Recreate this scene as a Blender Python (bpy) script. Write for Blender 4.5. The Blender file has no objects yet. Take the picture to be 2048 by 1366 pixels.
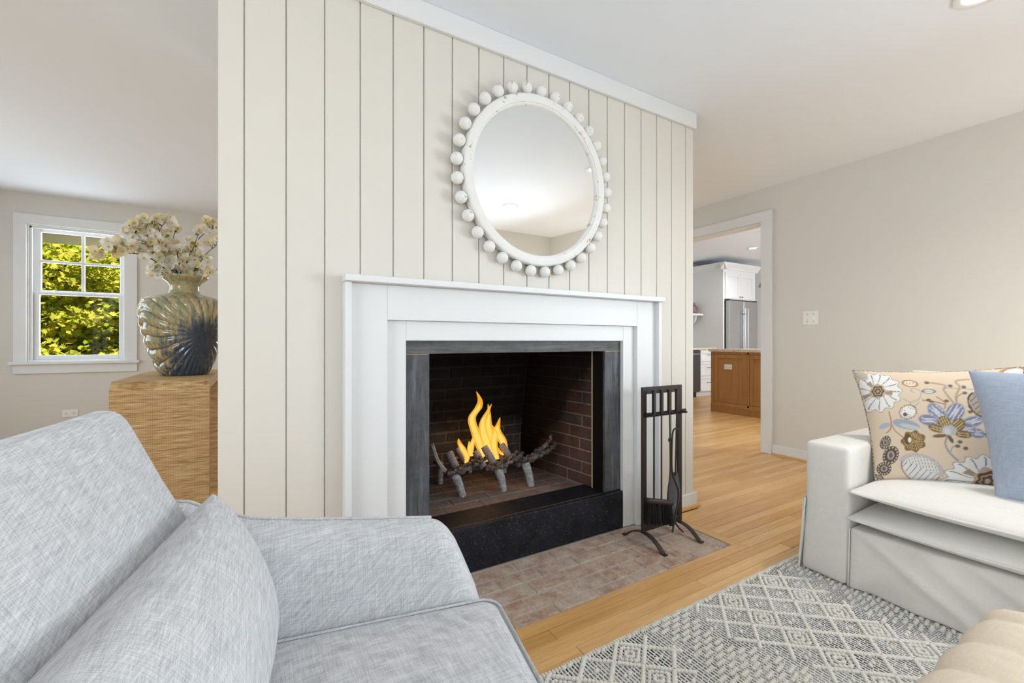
import bpy, bmesh, math, random
import numpy as np
from mathutils import Vector, Matrix, noise as mnoise
R = math.radians
random.seed(7)
SC = bpy.context.scene
COL = SC.collection
# ------------------------------------------------------------------ camera
cam_data = bpy.data.cameras.new('camera')
cam_data.sensor_width = 36.0
cam_data.lens = 869.0 / 2048.0 * 36.0
cam_data.clip_start = 0.02
cam = bpy.data.objects.new('camera', cam_data); COL.objects.link(cam)
CAMH = 1.03
YAW = math.atan(513.0 / 869.0)
cam.location = (0, 0, CAMH)
cam.rotation_euler = (R(90), 0, -YAW)
SC.camera = cam
# ------------------------------------------------------------------ world, sun, exposure
SC.view_settings.view_transform = 'Standard'
SC.view_settings.look = 'None'
SC.view_settings.gamma = 1.0
SC.view_settings.use_curve_mapping = False
SC.view_settings.exposure = -0.05
SC.cycles.max_bounces = 6
SC.cycles.diffuse_bounces = 4
SC.cycles.glossy_bounces = 3
SC.cycles.transparent_max_bounces = 12
SC.cycles.use_adaptive_sampling = True
SC.cycles.adaptive_threshold = 0.04
SC.cycles.sample_clamp_indirect = 6.0
world = bpy.data.worlds.new('sky'); SC.world = world
world.use_nodes = True
wn = world.node_tree
bg = wn.nodes['Background']
sky = wn.nodes.new('ShaderNodeTexSky')
sky.sky_type = 'HOSEK_WILKIE'
sky.turbidity = 3.5
sky.sun_direction = (0.25, -0.50, 0.83)
wn.links.new(sky.outputs['Color'], bg.inputs['Color'])
bg.inputs['Strength'].default_value = 1.0

def light(name, kind, loc, energy, color=(1, 1, 1), rot=(0, 0, 0), size=None, size_y=None, **kw):
    d = bpy.data.lights.new(name, kind)
    d.energy = energy; d.color = color
    if kind == 'AREA':
        d.shape = 'RECTANGLE' if size_y else 'DISK'
        d.size = size
        if size_y: d.size_y = size_y
    for k, v in kw.items(): setattr(d, k, v)
    o = bpy.data.objects.new(name, d); COL.objects.link(o)
    o.location = loc; o.rotation_euler = rot
    return o
def look_rot(d):
    return Vector(d).to_track_quat('-Z', 'Y').to_euler()
light('sun', 'SUN', (0, 0, 9), 9.0, (1.0, 0.95, 0.86), look_rot((-0.25, 0.50, -0.83)), angle=R(0.6))
DAY = (0.86, 0.952, 1.045)
# area lamps for daylight; left, hall and right ones are added, windows unseen
light('daylight_back_right', 'AREA', (2.55, -2.30, 1.35), 14, DAY, look_rot((0, 1, -.35)), 1.75, 1.35, spread=R(140))
light('daylight_back_left', 'AREA', (0.10, -2.30, 1.35), 13, DAY, look_rot((0, 1, -.35)), 1.75, 1.35, spread=R(140))
light('added_light_left', 'AREA', (-2.76, 0.0, 1.35), 68, DAY, look_rot((1, 0, -.2)), 1.6, 1.35)  # added fill from the left for the sofa front; no known window there
light('added_light_left_far', 'AREA', (-2.76, 4.2, 1.35), 25, DAY, look_rot((1, 0, -.2)), 1.6, 1.35)  # added to brighten the left room; its window is made up
light('added_light_hall', 'AREA', (2.1, 6.02, 1.35), 50, DAY, look_rot((0, -1, -.2)), 1.75, 1.35)  # added to lift the dark hall from behind the chimney
light('added_light_right', 'AREA', (4.13, -1.15, 1.10), 116, DAY, look_rot((-1, 0, -.4)), 1.6, 1.4, spread=R(145))  # added light from the right for ceiling and chair back, source unseen
light('daylight_side_window', 'AREA', (-1.525, 6.10, 1.50), 16, DAY, look_rot((0, -1, -.1)), 0.62, 1.2)
light('daylight_kitchen', 'AREA', (7.0, 0.36, 1.5), 120, DAY, look_rot((0, 1, 0)), 2.2, 1.2)

# ------------------------------------------------------------------ helpers
def srgb(r, g, b):
    f = lambda c: (c / 12.92) if c <= 0.04045 else ((c + 0.055) / 1.055) ** 2.4
    return (f(r / 255.0), f(g / 255.0), f(b / 255.0))

class MB:
    def __init__(s): s.v = []; s.f = []
    def add(s, v, f, M=None):
        n = len(s.v)
        if M is not None: v = [tuple(M @ Vector(p)) for p in v]
        s.v.extend([tuple(p) for p in v]); s.f.extend([tuple(i + n for i in q) for q in f])
        return s
    def box(s, x0, y0, z0, x1, y1, z1, M=None):
        v = [(x, y, z) for z in (z0, z1) for y in (y0, y1) for x in (x0, x1)]
        return s.add(v, [(0, 2, 3, 1), (4, 5, 7, 6), (0, 1, 5, 4), (2, 6, 7, 3), (0, 4, 6, 2), (1, 3, 7, 5)], M)
    def cbox(s, x0, y0, z0, x1, y1, z1, b=0.003, M=None):
        v = []; idx = {}
        P = ((x0, x1), (y0, y1), (z0, z1))
        for i in (0, 1):
            for j in (0, 1):
                for k in (0, 1):
                    c = [P[0][i], P[1][j], P[2][k]]; sg = [1 if q == 0 else -1 for q in (i, j, k)]
                    for a in range(3):
                        p = [c[q] + (0 if q == a else b * sg[q]) for q in range(3)]
                        idx[(i, j, k, a)] = len(v); v.append(tuple(p))
        f = []
        g = lambda ijk, a: idx[(ijk[0], ijk[1], ijk[2], a)]
        for a in range(3):
            p, q = [x for x in range(3) if x != a]
            for e in (0, 1):
                quad = []
                for (m, n) in ((0, 0), (1, 0), (1, 1), (0, 1)):
                    t = [0, 0, 0]; t[a] = e; t[p] = m; t[q] = n; quad.append(g(t, a))
                flip = (e == 0) ^ (a == 1)
                f.append(tuple(quad[::-1]) if flip else tuple(quad))
            for m in (0, 1):
                for n in (0, 1):
                    t0 = [0, 0, 0]; t0[p] = m; t0[q] = n
                    t1 = list(t0); t1[a] = 1
                    f.append((g(t0, p), g(t1, p), g(t1, q), g(t0, q)))
        for i in (0, 1):
            for j in (0, 1):
                for k in (0, 1):
                    f.append(tuple(idx[(i, j, k, a)] for a in range(3)))
        return s.add(v, f, M)
    def tube(s, pts, rad, n=8, cap=True):
        pts = [Vector(p) for p in pts]
        if not hasattr(rad, '__len__'): rad = [rad] * len(pts)
        t = [(pts[min(i + 1, len(pts) - 1)] - pts[max(i - 1, 0)]).normalized() for i in range(len(pts))]
        u = t[0].orthogonal().normalized(); v = []
        for i, p in enumerate(pts):
            u = (u - t[i] * u.dot(t[i])).normalized(); w = t[i].cross(u)
            for k in range(n):
                a = 2 * math.pi * k / n
                v.append(tuple(p + (u * math.cos(a) + w * math.sin(a)) * rad[i]))
        f = [(i * n + k, i * n + (k + 1) % n, (i + 1) * n + (k + 1) % n, (i + 1) * n + k) for i in range(len(pts) - 1) for k in range(n)]
        if cap:
            f.append(tuple(range(n))[::-1]); f.append(tuple(range((len(pts) - 1) * n, len(pts) * n)))
        return s.add(v, f)
    def strip(s, pts, w, h, up=(0, 0, 1), side=None):
        """flat bar swept along pts; w along side, h along normal"""
        pts = [Vector(p) for p in pts]; v = []
        for i, p in enumerate(pts):
            t = (pts[min(i + 1, len(pts) - 1)] - pts[max(i - 1, 0)]).normalized()
            sd = Vector(side) if side else t.cross(Vector(up)).normalized()
            nn = sd.cross(t).normalized()
            for a, b in ((-1, -1), (1, -1), (1, 1), (-1, 1)):
                v.append(tuple(p + sd * (a * w / 2) + nn * (b * h / 2)))
        n = len(pts)
        f = [(i * 4 + k, i * 4 + (k + 1) % 4, i * 4 + 4 + (k + 1) % 4, i * 4 + 4 + k) for i in range(n - 1) for k in range(4)]
        f += [(3, 2, 1, 0), tuple(range(n * 4 - 4, n * 4))]
        return s.add(v, f)
    def lathe(s, prof, n=24, M=None, cap=True, sx=1.0, sy=1.0):
        v = [(r * math.cos(2 * math.pi * k / n) * sx, r * math.sin(2 * math.pi * k / n) * sy, z) for r, z in prof for k in range(n)]
        f = [(i * n + k, i * n + (k + 1) % n, (i + 1) * n + (k + 1) % n, (i + 1) * n + k) for i in range(len(prof) - 1) for k in range(n)]
        if cap:
            f.append(tuple(range(n))[::-1]); f.append(tuple(range((len(prof) - 1) * n, len(prof) * n)))
        return s.add(v, f, M)
    def prism(s, poly, axis, a0, a1, M=None):
        """poly: 2D points in the other two axes (in order), extruded along axis from a0 to a1"""
        def mk(p, a):
            q = list(p); q.insert(axis, a); return tuple(q)
        n = len(poly)
        v = [mk(p, a0) for p in poly] + [mk(p, a1) for p in poly]
        f = [(i, (i + 1) % n, n + (i + 1) % n, n + i) for i in range(n)] + [tuple(range(n))[::-1], tuple(range(n, 2 * n))]
        return s.add(v, f, M)
    def rbox(s, size, r, seg, fn=None):
        """rounded box centred at 0, grid subdivided, then deformed by fn(x,y,z)"""
        hx, hy, hz = size[0] / 2, size[1] / 2, size[2] / 2
        H = (hx, hy, hz); verts = {}; v = []; f = []
        def lin(h, n):
            rr = min(r, h * 0.999); a = [-h, -h + rr * .13, -h + rr * .4, -h + rr]
            m = np.linspace(-h + rr, h - rr, max(2, n))[1:-1].tolist()
            return a + m + [-q for q in a[::-1]]
        G = [lin(H[i], seg[i]) for i in range(3)]
        def vid(p):
            k = tuple(round(c, 6) for c in p)
            if k in verts: return verts[k]
            c = Vector([max(-H[i] + r, min(H[i] - r, p[i])) if H[i] > r else 0 for i in range(3)])
            d = Vector(p) - c
            q = c + d.normalized() * r if d.length > 1e-9 else Vector(p)
            # keep faces flat where only one axis is outside
            verts[k] = len(v); v.append(tuple(q)); return verts[k]
        for a in range(3):
            b, c = (a + 1) % 3, (a + 2) % 3
            for sg in (-1, 1):
                for i in range(len(G[b]) - 1):
                    for j in range(len(G[c]) - 1):
                        q = []
                        for (m, n) in ((0, 0), (1, 0), (1, 1), (0, 1)):
                            p = [0, 0, 0]; p[a] = sg * H[a]; p[b] = G[b][i + m]; p[c] = G[c][j + n]; q.append(vid(p))
                        f.append(tuple(q) if sg > 0 else tuple(q[::-1]))
        if fn: v = [fn(*p) for p in v]
        return s.add(v, f)

def obj(name, mb, mat, parent=None, smooth=None, fix=True, me=None, loc=None):
    if me is None:
        me = bpy.data.meshes.new(name)
        me.from_pydata(mb.v, [], mb.f)
        if fix:
            b = bmesh.new(); b.from_mesh(me); bmesh.ops.recalc_face_normals(b, faces=b.faces); b.to_mesh(me); b.free()
        if smooth is not None:
            me.polygons.foreach_set('use_smooth', [True] * len(me.polygons))
            if smooth < 179: me.set_sharp_from_angle(angle=R(smooth))
        me.materials.append(mat)
        me.update()
    o = bpy.data.objects.new(name, me); COL.objects.link(o)
    if loc: o.location = loc
    if parent is not None:
        o.parent = parent; o.matrix_parent_inverse = Matrix.Translation(-Vector(parent.location))
    return o
def thing(name, label, cat, loc, group=None):
    o = bpy.data.objects.new(name, None); COL.objects.link(o)
    o.location = loc; o.empty_display_size = .1
    return tag(o, label, cat, group)
def tag(o, label, cat, group=None):
    o['label'] = label; o['category'] = cat
    if group: o['group'] = group
    return o
def struct(o, label=None):
    o['kind'] = 'structure'
    if label: o['label'] = label
    return o
def sempty(name, loc, label=None):
    o = bpy.data.objects.new(name, None); COL.objects.link(o); o.location = loc
    return struct(o, label)
def walls(mb, axis, a0, a1, t0, t1, z0, z1, holes=()):
    """wall running along axis ('x' or 'y') from a0 to a1, thickness t0..t1, rectangular holes (b0,b1,c0,c1)"""
    def bx(p0, p1, c0, c1):
        if p1 - p0 < 1e-4 or c1 - c0 < 1e-4: return
        if axis == 'x': mb.box(p0, t0, c0, p1, t1, c1)
        else: mb.box(t0, p0, c0, t1, p1, c1)
    cur = a0
    for (b0, b1, c0, c1) in sorted(holes):
        bx(cur, b0, z0, z1); bx(b0, b1, z0, c0); bx(b0, b1, c1, z1); cur = b1
    bx(cur, a1, z0, z1)
    return mb

# ------------------------------------------------------------------ materials
class NT:
    def __init__(s, name):
        s.m = bpy.data.materials.new(name); s.m.use_nodes = True
        s.t = s.m.node_tree; s.b = s.t.nodes['Principled BSDF']; s.out = s.t.nodes['Material Output']
    def n(s, typ, **kw):
        q = s.t.nodes.new('ShaderNode' + typ)
        for k, v in kw.items():
            if k[0] == 'i' and k[1:].isdigit(): q.inputs[int(k[1:])].default_value = v
            elif hasattr(q, k): setattr(q, k, v)
            else: q.inputs[k].default_value = v
        return q
    def l(s, a, b): s.t.links.new(a, b)
    def coord(s, scale=(1, 1, 1), out='Object', rot=(0, 0, 0)):
        c = s.n('TexCoord'); m = s.n('Mapping'); m.inputs['Scale'].default_value = scale; m.inputs['Rotation'].default_value = rot
        s.l(c.outputs[out], m.inputs['Vector']); return m.outputs['Vector']
    def noise(s, vec, scale, detail=3, rough=0.55):
        q = s.n('TexNoise'); q.inputs['Scale'].default_value = scale; q.inputs['Detail'].default_value = detail; q.inputs['Roughness'].default_value = rough
        if vec is not None: s.l(vec, q.inputs['Vector'])
        return q.outputs['Fac']
    def ramp(s, fac, stops):
        q = s.n('ValToRGB'); e = q.color_ramp.elements
        while len(e) < len(stops): e.new(0.5)
        for i, (p, c) in enumerate(stops):
            e[i].position = p; e[i].color = (c[0], c[1], c[2], 1) if hasattr(c, '__len__') else (c, c, c, 1)
        s.l(fac, q.inputs['Fac']); return q.outputs['Color']
    def mix(s, fac, a, b, mode='MIX'):
        q = s.n('Mix'); q.data_type = 'RGBA'; q.blend_type = mode
        def put(v, i):
            if hasattr(v, 'links') or isinstance(v, bpy.types.NodeSocket): s.l(v, q.inputs[i])
            elif hasattr(v, '__len__'): q.inputs[i].default_value = (v[0], v[1], v[2], 1)
            else: q.inputs[i].default_value = v
        put(fac, 0); put(a, 6); put(b, 7)
        return q.outputs[2]
    def math(s, op, a, b=0.0, c=None):
        q = s.n('Math'); q.operation = op
        for i, v in enumerate((a, b) if c is None else (a, b, c)):
            if isinstance(v, bpy.types.NodeSocket): s.l(v, q.inputs[i])
            else: q.inputs[i].default_value = v
        return q.outputs[0]
    def rnd(s):
        a = s.n('ObjectInfo').outputs['Random']; g = s.n('NewGeometry').outputs['Random Per Island']
        return s.math('FRACT', s.math('ADD', a, g))
    def color(s, c):
        if isinstance(c, bpy.types.NodeSocket): s.l(c, s.b.inputs['Base Color'])
        else: s.b.inputs['Base Color'].default_value = (c[0], c[1], c[2], 1)
        return s
    def bump(s, h, strength=0.2, dist=0.002):
        q = s.n('Bump'); q.inputs['Strength'].default_value = strength; q.inputs['Distance'].default_value = dist
        s.l(h, q.inputs['Height']); s.l(q.outputs['Normal'], s.b.inputs['Normal']); return s
    def set(s, **kw):
        for k, v in kw.items(): s.b.inputs[k.replace('_', ' ')].default_value = v
        return s

def paint(name, c, rough=0.5, var=0.03, scale=6, spec=0.35):
    m = NT(name); v = m.coord()
    n1 = m.noise(v, scale, 2)
    m.color(m.mix(n1, [x * (1 - var) for x in c], [min(1, x * (1 + var)) for x in c]))
    m.set(Roughness=rough, Specular_IOR_Level=spec)
    m.bump(m.noise(v, 260, 2), 0.06, 0.001)
    return m.m
def plain(name, c, rough=0.5, metal=0.0, spec=0.5):
    m = NT(name); v = m.coord(); n1 = m.noise(v, 40, 2)
    m.color(m.mix(n1, [x * .93 for x in c], [min(1, x * 1.07) for x in c])); m.set(Roughness=rough, Metallic=metal, Specular_IOR_Level=spec)
    return m.m
def cloth(name, dark, lite, sx=(60, 60, 60), contrast=(0.35, 0.65), bump=0.25, rough=0.95, sheen=0.15):
    m = NT(name)
    a = m.noise(m.coord((760, 26, 26)), 1.0, 2, .6)
    b = m.noise(m.coord((26, 760, 26)), 1.0, 2, .6)
    c = m.noise(m.coord((26, 26, 760)), 1.0, 2, .6)
    f = m.noise(m.coord(), 1100, 1, .7)
    s_ = m.math('ADD', m.math('ADD', a, b), c)
    s_ = m.math('MULTIPLY_ADD', s_, 0.26, m.math('MULTIPLY', f, 0.22))
    col = m.ramp(s_, [(contrast[0], dark), (contrast[1], lite)])
    m.color(col); m.set(Roughness=rough, Specular_IOR_Level=0.1, Sheen_Weight=sheen)
    m.bump(m.math('ADD', s_, f), bump, 0.0015)
    return m.m

WHITE = paint('white_trim_paint', srgb(226, 227, 226), 0.4, 0.012)
PLANK = paint('cream_plank_paint', srgb(218, 213, 203), 0.5, 0.012)
WALLP = paint('beige_wall_paint', srgb(216, 213, 205), 0.8, 0.012)
CEILP = paint('ceiling_white_paint', srgb(236, 242, 249), 0.85, 0.008)
KWALL = paint('kitchen_white_wall', srgb(232, 232, 230), 0.7, 0.01)
CABW = paint('cabinet_white_lacquer', srgb(232, 233, 233), 0.4, 0.01)
GREYGAP = plain('plank_groove_grey', srgb(150, 145, 134), 0.8)
METAL = plain('dark_iron', srgb(64, 58, 55), 0.45, 0.6)
SUBF = plain('dark_subfloor', srgb(58, 38, 22), 0.9)
BLACKM = plain('black_bristle', srgb(14, 14, 15), 0.7)
STEEL = plain('stainless_steel', srgb(190, 190, 190), 0.28, 1.0)
STEELD = plain('dark_steel', srgb(90, 92, 94), 0.35, 1.0)
BRASS = plain('brass', srgb(190, 150, 90), 0.3, 1.0)
PLASTIC = plain('white_plastic', srgb(236, 236, 232), 0.35)
SLOT = plain('dark_slot', srgb(40, 38, 36), 0.6)
BULB = NT('lamp_glow'); BULB.set(Emission_Strength=9.0); BULB.b.inputs['Emission Color'].default_value = (1, .96, .9, 1); BULB = BULB.m

def wood(name, cols, along='x', scale=1.0, rough=0.35, varamt=0.5, grain=1.0):
    m = NT(name)
    rn = m.rnd()
    tc = m.n('TexCoord'); off = m.n('CombineXYZ'); m.l(m.math('MULTIPLY', rn, 37.0), off.inputs[0]); m.l(m.math('MULTIPLY', rn, 91.0), off.inputs[1])
    ad = m.n('VectorMath'); ad.operation = 'ADD'; m.l(tc.outputs['Object'], ad.inputs[0]); m.l(off.outputs[0], ad.inputs[1])
    mp = m.n('Mapping'); m.l(ad.outputs[0], mp.inputs['Vector'])
    sc = {'x': (1.6, 34, 34), 'y': (34, 1.6, 34), 'z': (34, 34, 1.6)}[along]
    mp.inputs['Scale'].default_value = [q * scale for q in sc]
    g1 = m.noise(mp.outputs['Vector'], 1.0, 4, .6)
    mp2 = m.n('Mapping'); m.l(ad.outputs[0], mp2.inputs['Vector']); mp2.inputs['Scale'].default_value = [q * scale * 5 for q in sc]
    g2 = m.noise(mp2.outputs['Vector'], 1.0, 3, .6)
    base = m.ramp(rn, [(0.0, cols[0]), (0.5, cols[1]), (1.0, cols[2])])
    gr = m.ramp(g1, [(0.3, (0.66, .6, .52)), (0.55, (1, 1, 1)), (0.8, (1.06, 1.04, 1.0))])
    c = m.mix(varamt * grain, base, gr, 'MULTIPLY')
    gr2 = m.ramp(g2, [(0.35, (.8, .74, .66)), (0.55, (1, 1, 1))])
    c = m.mix(0.55 * grain, c, gr2, 'MULTIPLY')
    m.color(c); m.set(Roughness=rough, Specular_IOR_Level=0.4); m.bump(g2, 0.05, 0.001)
    return m.m
OAK = wood('oak_floor', (srgb(206, 158, 98), srgb(220, 174, 114), srgb(232, 190, 132)), 'x', 1.0, 0.33)
OAKY = wood('oak_floor_cross', (srgb(208, 162, 104), srgb(216, 172, 114), srgb(224, 182, 124)), 'y', 1.0, 0.33)
ISLAND = wood('island_oak', (srgb(176, 128, 74), srgb(182, 134, 78), srgb(188, 140, 82)), 'z', 0.8, 0.45)
LEGW = wood('walnut_leg', (srgb(90, 60, 38), srgb(96, 64, 40), srgb(100, 68, 44)), 'z', 1, .4)

def brick_mat(name, c1, c2, c3, dust, dustamt, soot=None, sootpos=None):
    m = NT(name); rn = m.rnd(); v = m.coord(out='Object')
    g = m.n('NewGeometry').outputs['Position']
    base = m.ramp(rn, [(0, c1), (.5, c2), (1, c3)])
    n1 = m.noise(g, 16, 5, .65); n2 = m.noise(g, 90, 4, .7); n3 = m.noise(g, 5, 4, .6)
    c = m.mix(m.math('MULTIPLY', m.ramp(n1, [(.38, 0), (.62, 1)]), dustamt), base, dust)
    c = m.mix(m.math('MULTIPLY', m.ramp(n3, [(.4, 0), (.6, 1)]), dustamt * .7), c, dust)
    c = m.mix(m.ramp(n2, [(.3, .45), (.5, 0)]), c, [x * .45 for x in c1])
    if soot:
        sep = m.n('SeparateXYZ'); m.l(g, sep.inputs[0])
        h = m.math('MULTIPLY_ADD', sep.outputs[2], sootpos[0], sootpos[1])
        h = m.math('ADD', h, m.math('MULTIPLY', sep.outputs[1], sootpos[2]))
        h = m.math('ADD', h, m.math('MULTIPLY', n3, .8))
        c = m.mix(m.ramp(h, [(.35, 0), (1.0, .92)]), c, soot)
    m.color(c); m.set(Roughness=.9, Specular_IOR_Level=.15); m.bump(m.math('ADD', n2, n1), .5, .003)
    return m.m
BRICKH = brick_mat('hearth_brick', srgb(150, 112, 94), srgb(164, 126, 106), srgb(152, 130, 118), srgb(196, 182, 168), .82)
BRICKF = brick_mat('firebox_floor_brick', srgb(122, 92, 80), srgb(132, 102, 88), srgb(112, 96, 90), srgb(150, 138, 130), .55, srgb(70, 68, 72), (0, -2.6, 1.25))
BRICKB = brick_mat('firebox_back_brick', srgb(66, 54, 50), srgb(76, 60, 54), srgb(60, 56, 55), srgb(98, 94, 92), .5, srgb(7, 6, 6), (3.1, -1.12, 0))
BRICKR = brick_mat('firebox_side_brick', srgb(82, 54, 46), srgb(90, 58, 48), srgb(76, 58, 52), srgb(104, 92, 86), .4, srgb(8, 7, 7), (1.6, -4.72, 2.0))
def mortar(name, c, soot=None, sp=None):
    m = NT(name); g = m.n('NewGeometry').outputs['Position']; n2 = m.noise(g, 60, 4, .7); n3 = m.noise(g, 5, 4, .6)
    col = m.mix(n2, [x * .7 for x in c], c)
    if soot:
        sep = m.n('SeparateXYZ'); m.l(g, sep.inputs[0])
        h = m.math('MULTIPLY_ADD', sep.outputs[2], sp[0], sp[1]); h = m.math('ADD', h, m.math('MULTIPLY', sep.outputs[1], sp[2])); h = m.math('ADD', h, m.math('MULTIPLY', n3, .8))
        col = m.mix(m.ramp(h, [(.35, 0), (1.0, .92)]), col, soot)
    m.color(col); m.set(Roughness=.95, Specular_IOR_Level=.1); m.bump(n2, .6, .003); return m.m
MORTH = mortar('hearth_mortar', srgb(192, 182, 170))
MORTB = mortar('firebox_back_mortar', srgb(128, 124, 120), srgb(9, 8, 8), (3.1, -1.12, 0))
MORTR = mortar('firebox_side_mortar', srgb(150, 138, 126), srgb(10, 9, 9), (1.6, -4.72, 2.0))
MORTF = mortar('firebox_floor_mortar', srgb(150, 138, 128))
def slate(name, c1, c2, streak, along):
    m = NT(name); sc = {'x': (3, 40, 40), 'z': (40, 40, 3)}[along]
    n1 = m.noise(m.coord(sc), 1, 5, .65); n2 = m.noise(m.coord(), 14, 5, .7); n3 = m.noise(m.coord([q * 2.5 for q in sc]), 1, 3, .7)
    c = m.mix(m.ramp(n2, [(.35, 0), (.65, 1)]), c1, c2)
    c = m.mix(m.ramp(n1, [(.5, 0), (.75, .8)]), c, streak)
    c = m.mix(m.ramp(n3, [(.3, .7), (.45, 0)]), c, [x * .4 for x in c1])
    m.color(c); m.set(Roughness=.55, Specular_IOR_Level=.4); m.bump(n1, .15, .002); return m.m
SLATEZ = slate('slate_vertical', srgb(66, 66, 68), srgb(84, 85, 88), srgb(118, 124, 132), 'z')
SLATEX = slate('slate_horizontal', srgb(74, 74, 74), srgb(92, 92, 91), srgb(118, 118, 118), 'x')
m = NT('black_speckled_stone'); v = m.coord()
n1 = m.noise(v, 9, 5, .7); n2 = m.noise(v, 130, 3, .75); n3 = m.noise(v, 60, 4, .8)
c = m.mix(m.ramp(n1, [(.35, 0), (.7, 1)]), srgb(12, 12, 15), srgb(30, 31, 40))
c = m.mix(m.ramp(n2, [(.64, 0), (.72, .9)]), c, srgb(150, 150, 155)); c = m.mix(m.ramp(n3, [(.62, 0), (.75, .5)]), c, srgb(120, 122, 135))
m.color(c); m.set(Roughness=.62, Specular_IOR_Level=.3); m.bump(n3, .2, .002); BSTONE = m.m
SOOT = plain('sooty_black_edge', srgb(12, 11, 11), .8, 0, .2)
CHALK = plain('mortar_fillet', srgb(176, 160, 128), .9)
# ================================================================== SETTING
CEIL = 2.45
XL, XRW, YB, YWIN = -2.70, 4.07, -2.25, 5.93
XK1, YK0, YK1, KCEIL = 9.6, 0.40, 5.80, 2.62
YP = 1.765                     # front face of the planked fireplace wall
WX0, WX1 = -0.111, 2.361
# ---- walls
b = MB(); walls(b, 'x', XL - .15, XRW + .12, YB - .15, YB, 0, CEIL + .1, [(1.65, 3.45, .65, 2.05), (-.8, 1.0, .65, 2.05)])
struct(obj('wall_back', b, WALLP), 'beige painted wall behind the viewer')
b = MB(); walls(b, 'y', YB, YWIN + .15, XL - .15, XL, 0, CEIL + .1, [(-.8, .8, .65, 2.05), (3.4, 5.0, .65, 2.05)])
struct(obj('wall_left', b, WALLP))
b = MB(); walls(b, 'x', XL, XRW + .12, YWIN, YWIN + .15, 0, CEIL + .1, [(-1.88, -1.165, .837, 2.155), (1.2, 3.0, .65, 2.05)])
struct(obj('wall_window', b, WALLP), 'beige painted far wall around the double-hung window')
b = MB(); walls(b, 'y', YB, YWIN, XRW, XRW + .12, 0, KCEIL + .1, [(-1.95, -.35, .40, 2.05), (2.306, 4.05, -.001, 2.14)])
struct(obj('wall_right', b, WALLP), 'beige painted wall with the cased opening to the kitchen')
b = MB(); walls(b, 'x', XRW + .12, XK1, YK1, YK1 + .12, 0, KCEIL + .1); struct(obj('wall_kitchen_back', b, KWALL))
b = MB(); walls(b, 'y', YK0, YK1, XK1, XK1 + .12, 0, KCEIL + .1); struct(obj('wall_kitchen_right', b, KWALL))
b = MB(); walls(b, 'x', XRW + .12, XK1, YK0 - .12, YK0, 0, KCEIL + .1, [(5.8, 8.2, .95, 2.15)]); struct(obj('wall_kitchen_front', b, KWALL))
struct(obj('ceiling', MB().box(XL - .15, YB - .15, CEIL, XRW, YWIN + .15, CEIL + .12), CEILP), 'flat white ceiling')
struct(obj('ceiling_kitchen', MB().box(XRW + .12, YK0 - .12, KCEIL, XK1 + .12, YK1 + .12, KCEIL + .12), CEILP))
# window sashes behind the camera
GLASS = NT('window_glass')
tr = GLASS.n('BsdfTransparent'); gl = GLASS.n('BsdfGlossy'); gl.inputs['Roughness'].default_value = 0.02
mx = GLASS.n('MixShader'); mx.inputs[0].default_value = 0.002
GLASS.l(tr.outputs[0], mx.inputs[1]); GLASS.l(gl.outputs[0], mx.inputs[2]); GLASS.l(mx.outputs[0], GLASS.out.inputs['Surface']); GLASS = GLASS.m
def plain_window(name, axis, a0, a1, t, sg, zb=.65):
    """double sash window in a hole z .65-2.05; t = inner wall face, sg = direction of the room"""
    e = sempty(name, ((a0 + a1) / 2, t, .65) if axis == 'x' else (t, (a0 + a1) / 2, .65))
    def bx(p0, p1, q0, q1, z0, z1, nm, m=WHITE):
        q0, q1 = sorted((t + sg * q0, t + sg * q1))
        o = MB().cbox(p0, q0, z0, p1, q1, z1, .003) if axis == 'x' else MB().cbox(q0, p0, z0, q1, p1, z1, .003)
        return obj(nm, o, m, e)
    bx(a0 - .09, a0, 0, .02, zb, 2.05, 'casing'); bx(a1, a1 + .09, 0, .02, zb, 2.05, 'casing')
    bx(a0 - .09, a1 + .09, 0, .02, 2.05, 2.14, 'casing'); bx(a0 - .11, a1 + .11, 0, .05, zb - .028, zb, 'sill')
    mid = (a0 + a1) / 2
    for (p0, p1) in ((a0, mid), (mid, a1)):
        for (z0, z1) in ((zb, 1.35), (1.35, 2.05)):
            s_ = bx(p0, p0 + .04, -.02, -.05, z0, z1, 'sash_rail'); bx(p1 - .04, p1, -.02, -.05, z0, z1, 'sash_rail')
            bx(p0 + .04, p1 - .04, -.02, -.05, z0, z0 + .04, 'sash_rail'); bx(p0 + .04, p1 - .04, -.02, -.05, z1 - .04, z1, 'sash_rail')
    bx(a0, a1, -.034, -.037, zb, 2.05, 'pane', GLASS)
plain_window('window_2', 'x', 1.65, 3.45, YB, 1)
plain_window('window_3', 'x', -.8, 1.0, YB, 1)
plain_window('added_window_left', 'y', -.8, .8, XL, 1)  # unseen opening invented for the left fill lamp
plain_window('added_window_hall', 'x', 1.2, 3.0, YWIN, -1)  # invented window hidden by the chimney, lets light into the hall
plain_window('added_window_left_far', 'y', 3.4, 5.0, XL, 1)  # unseen, put in to light the left room
plain_window('added_window_right', 'y', -1.95, -.35, XRW, -1, .40)  # unseen, put in to light the ceiling and chair from the right

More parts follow.
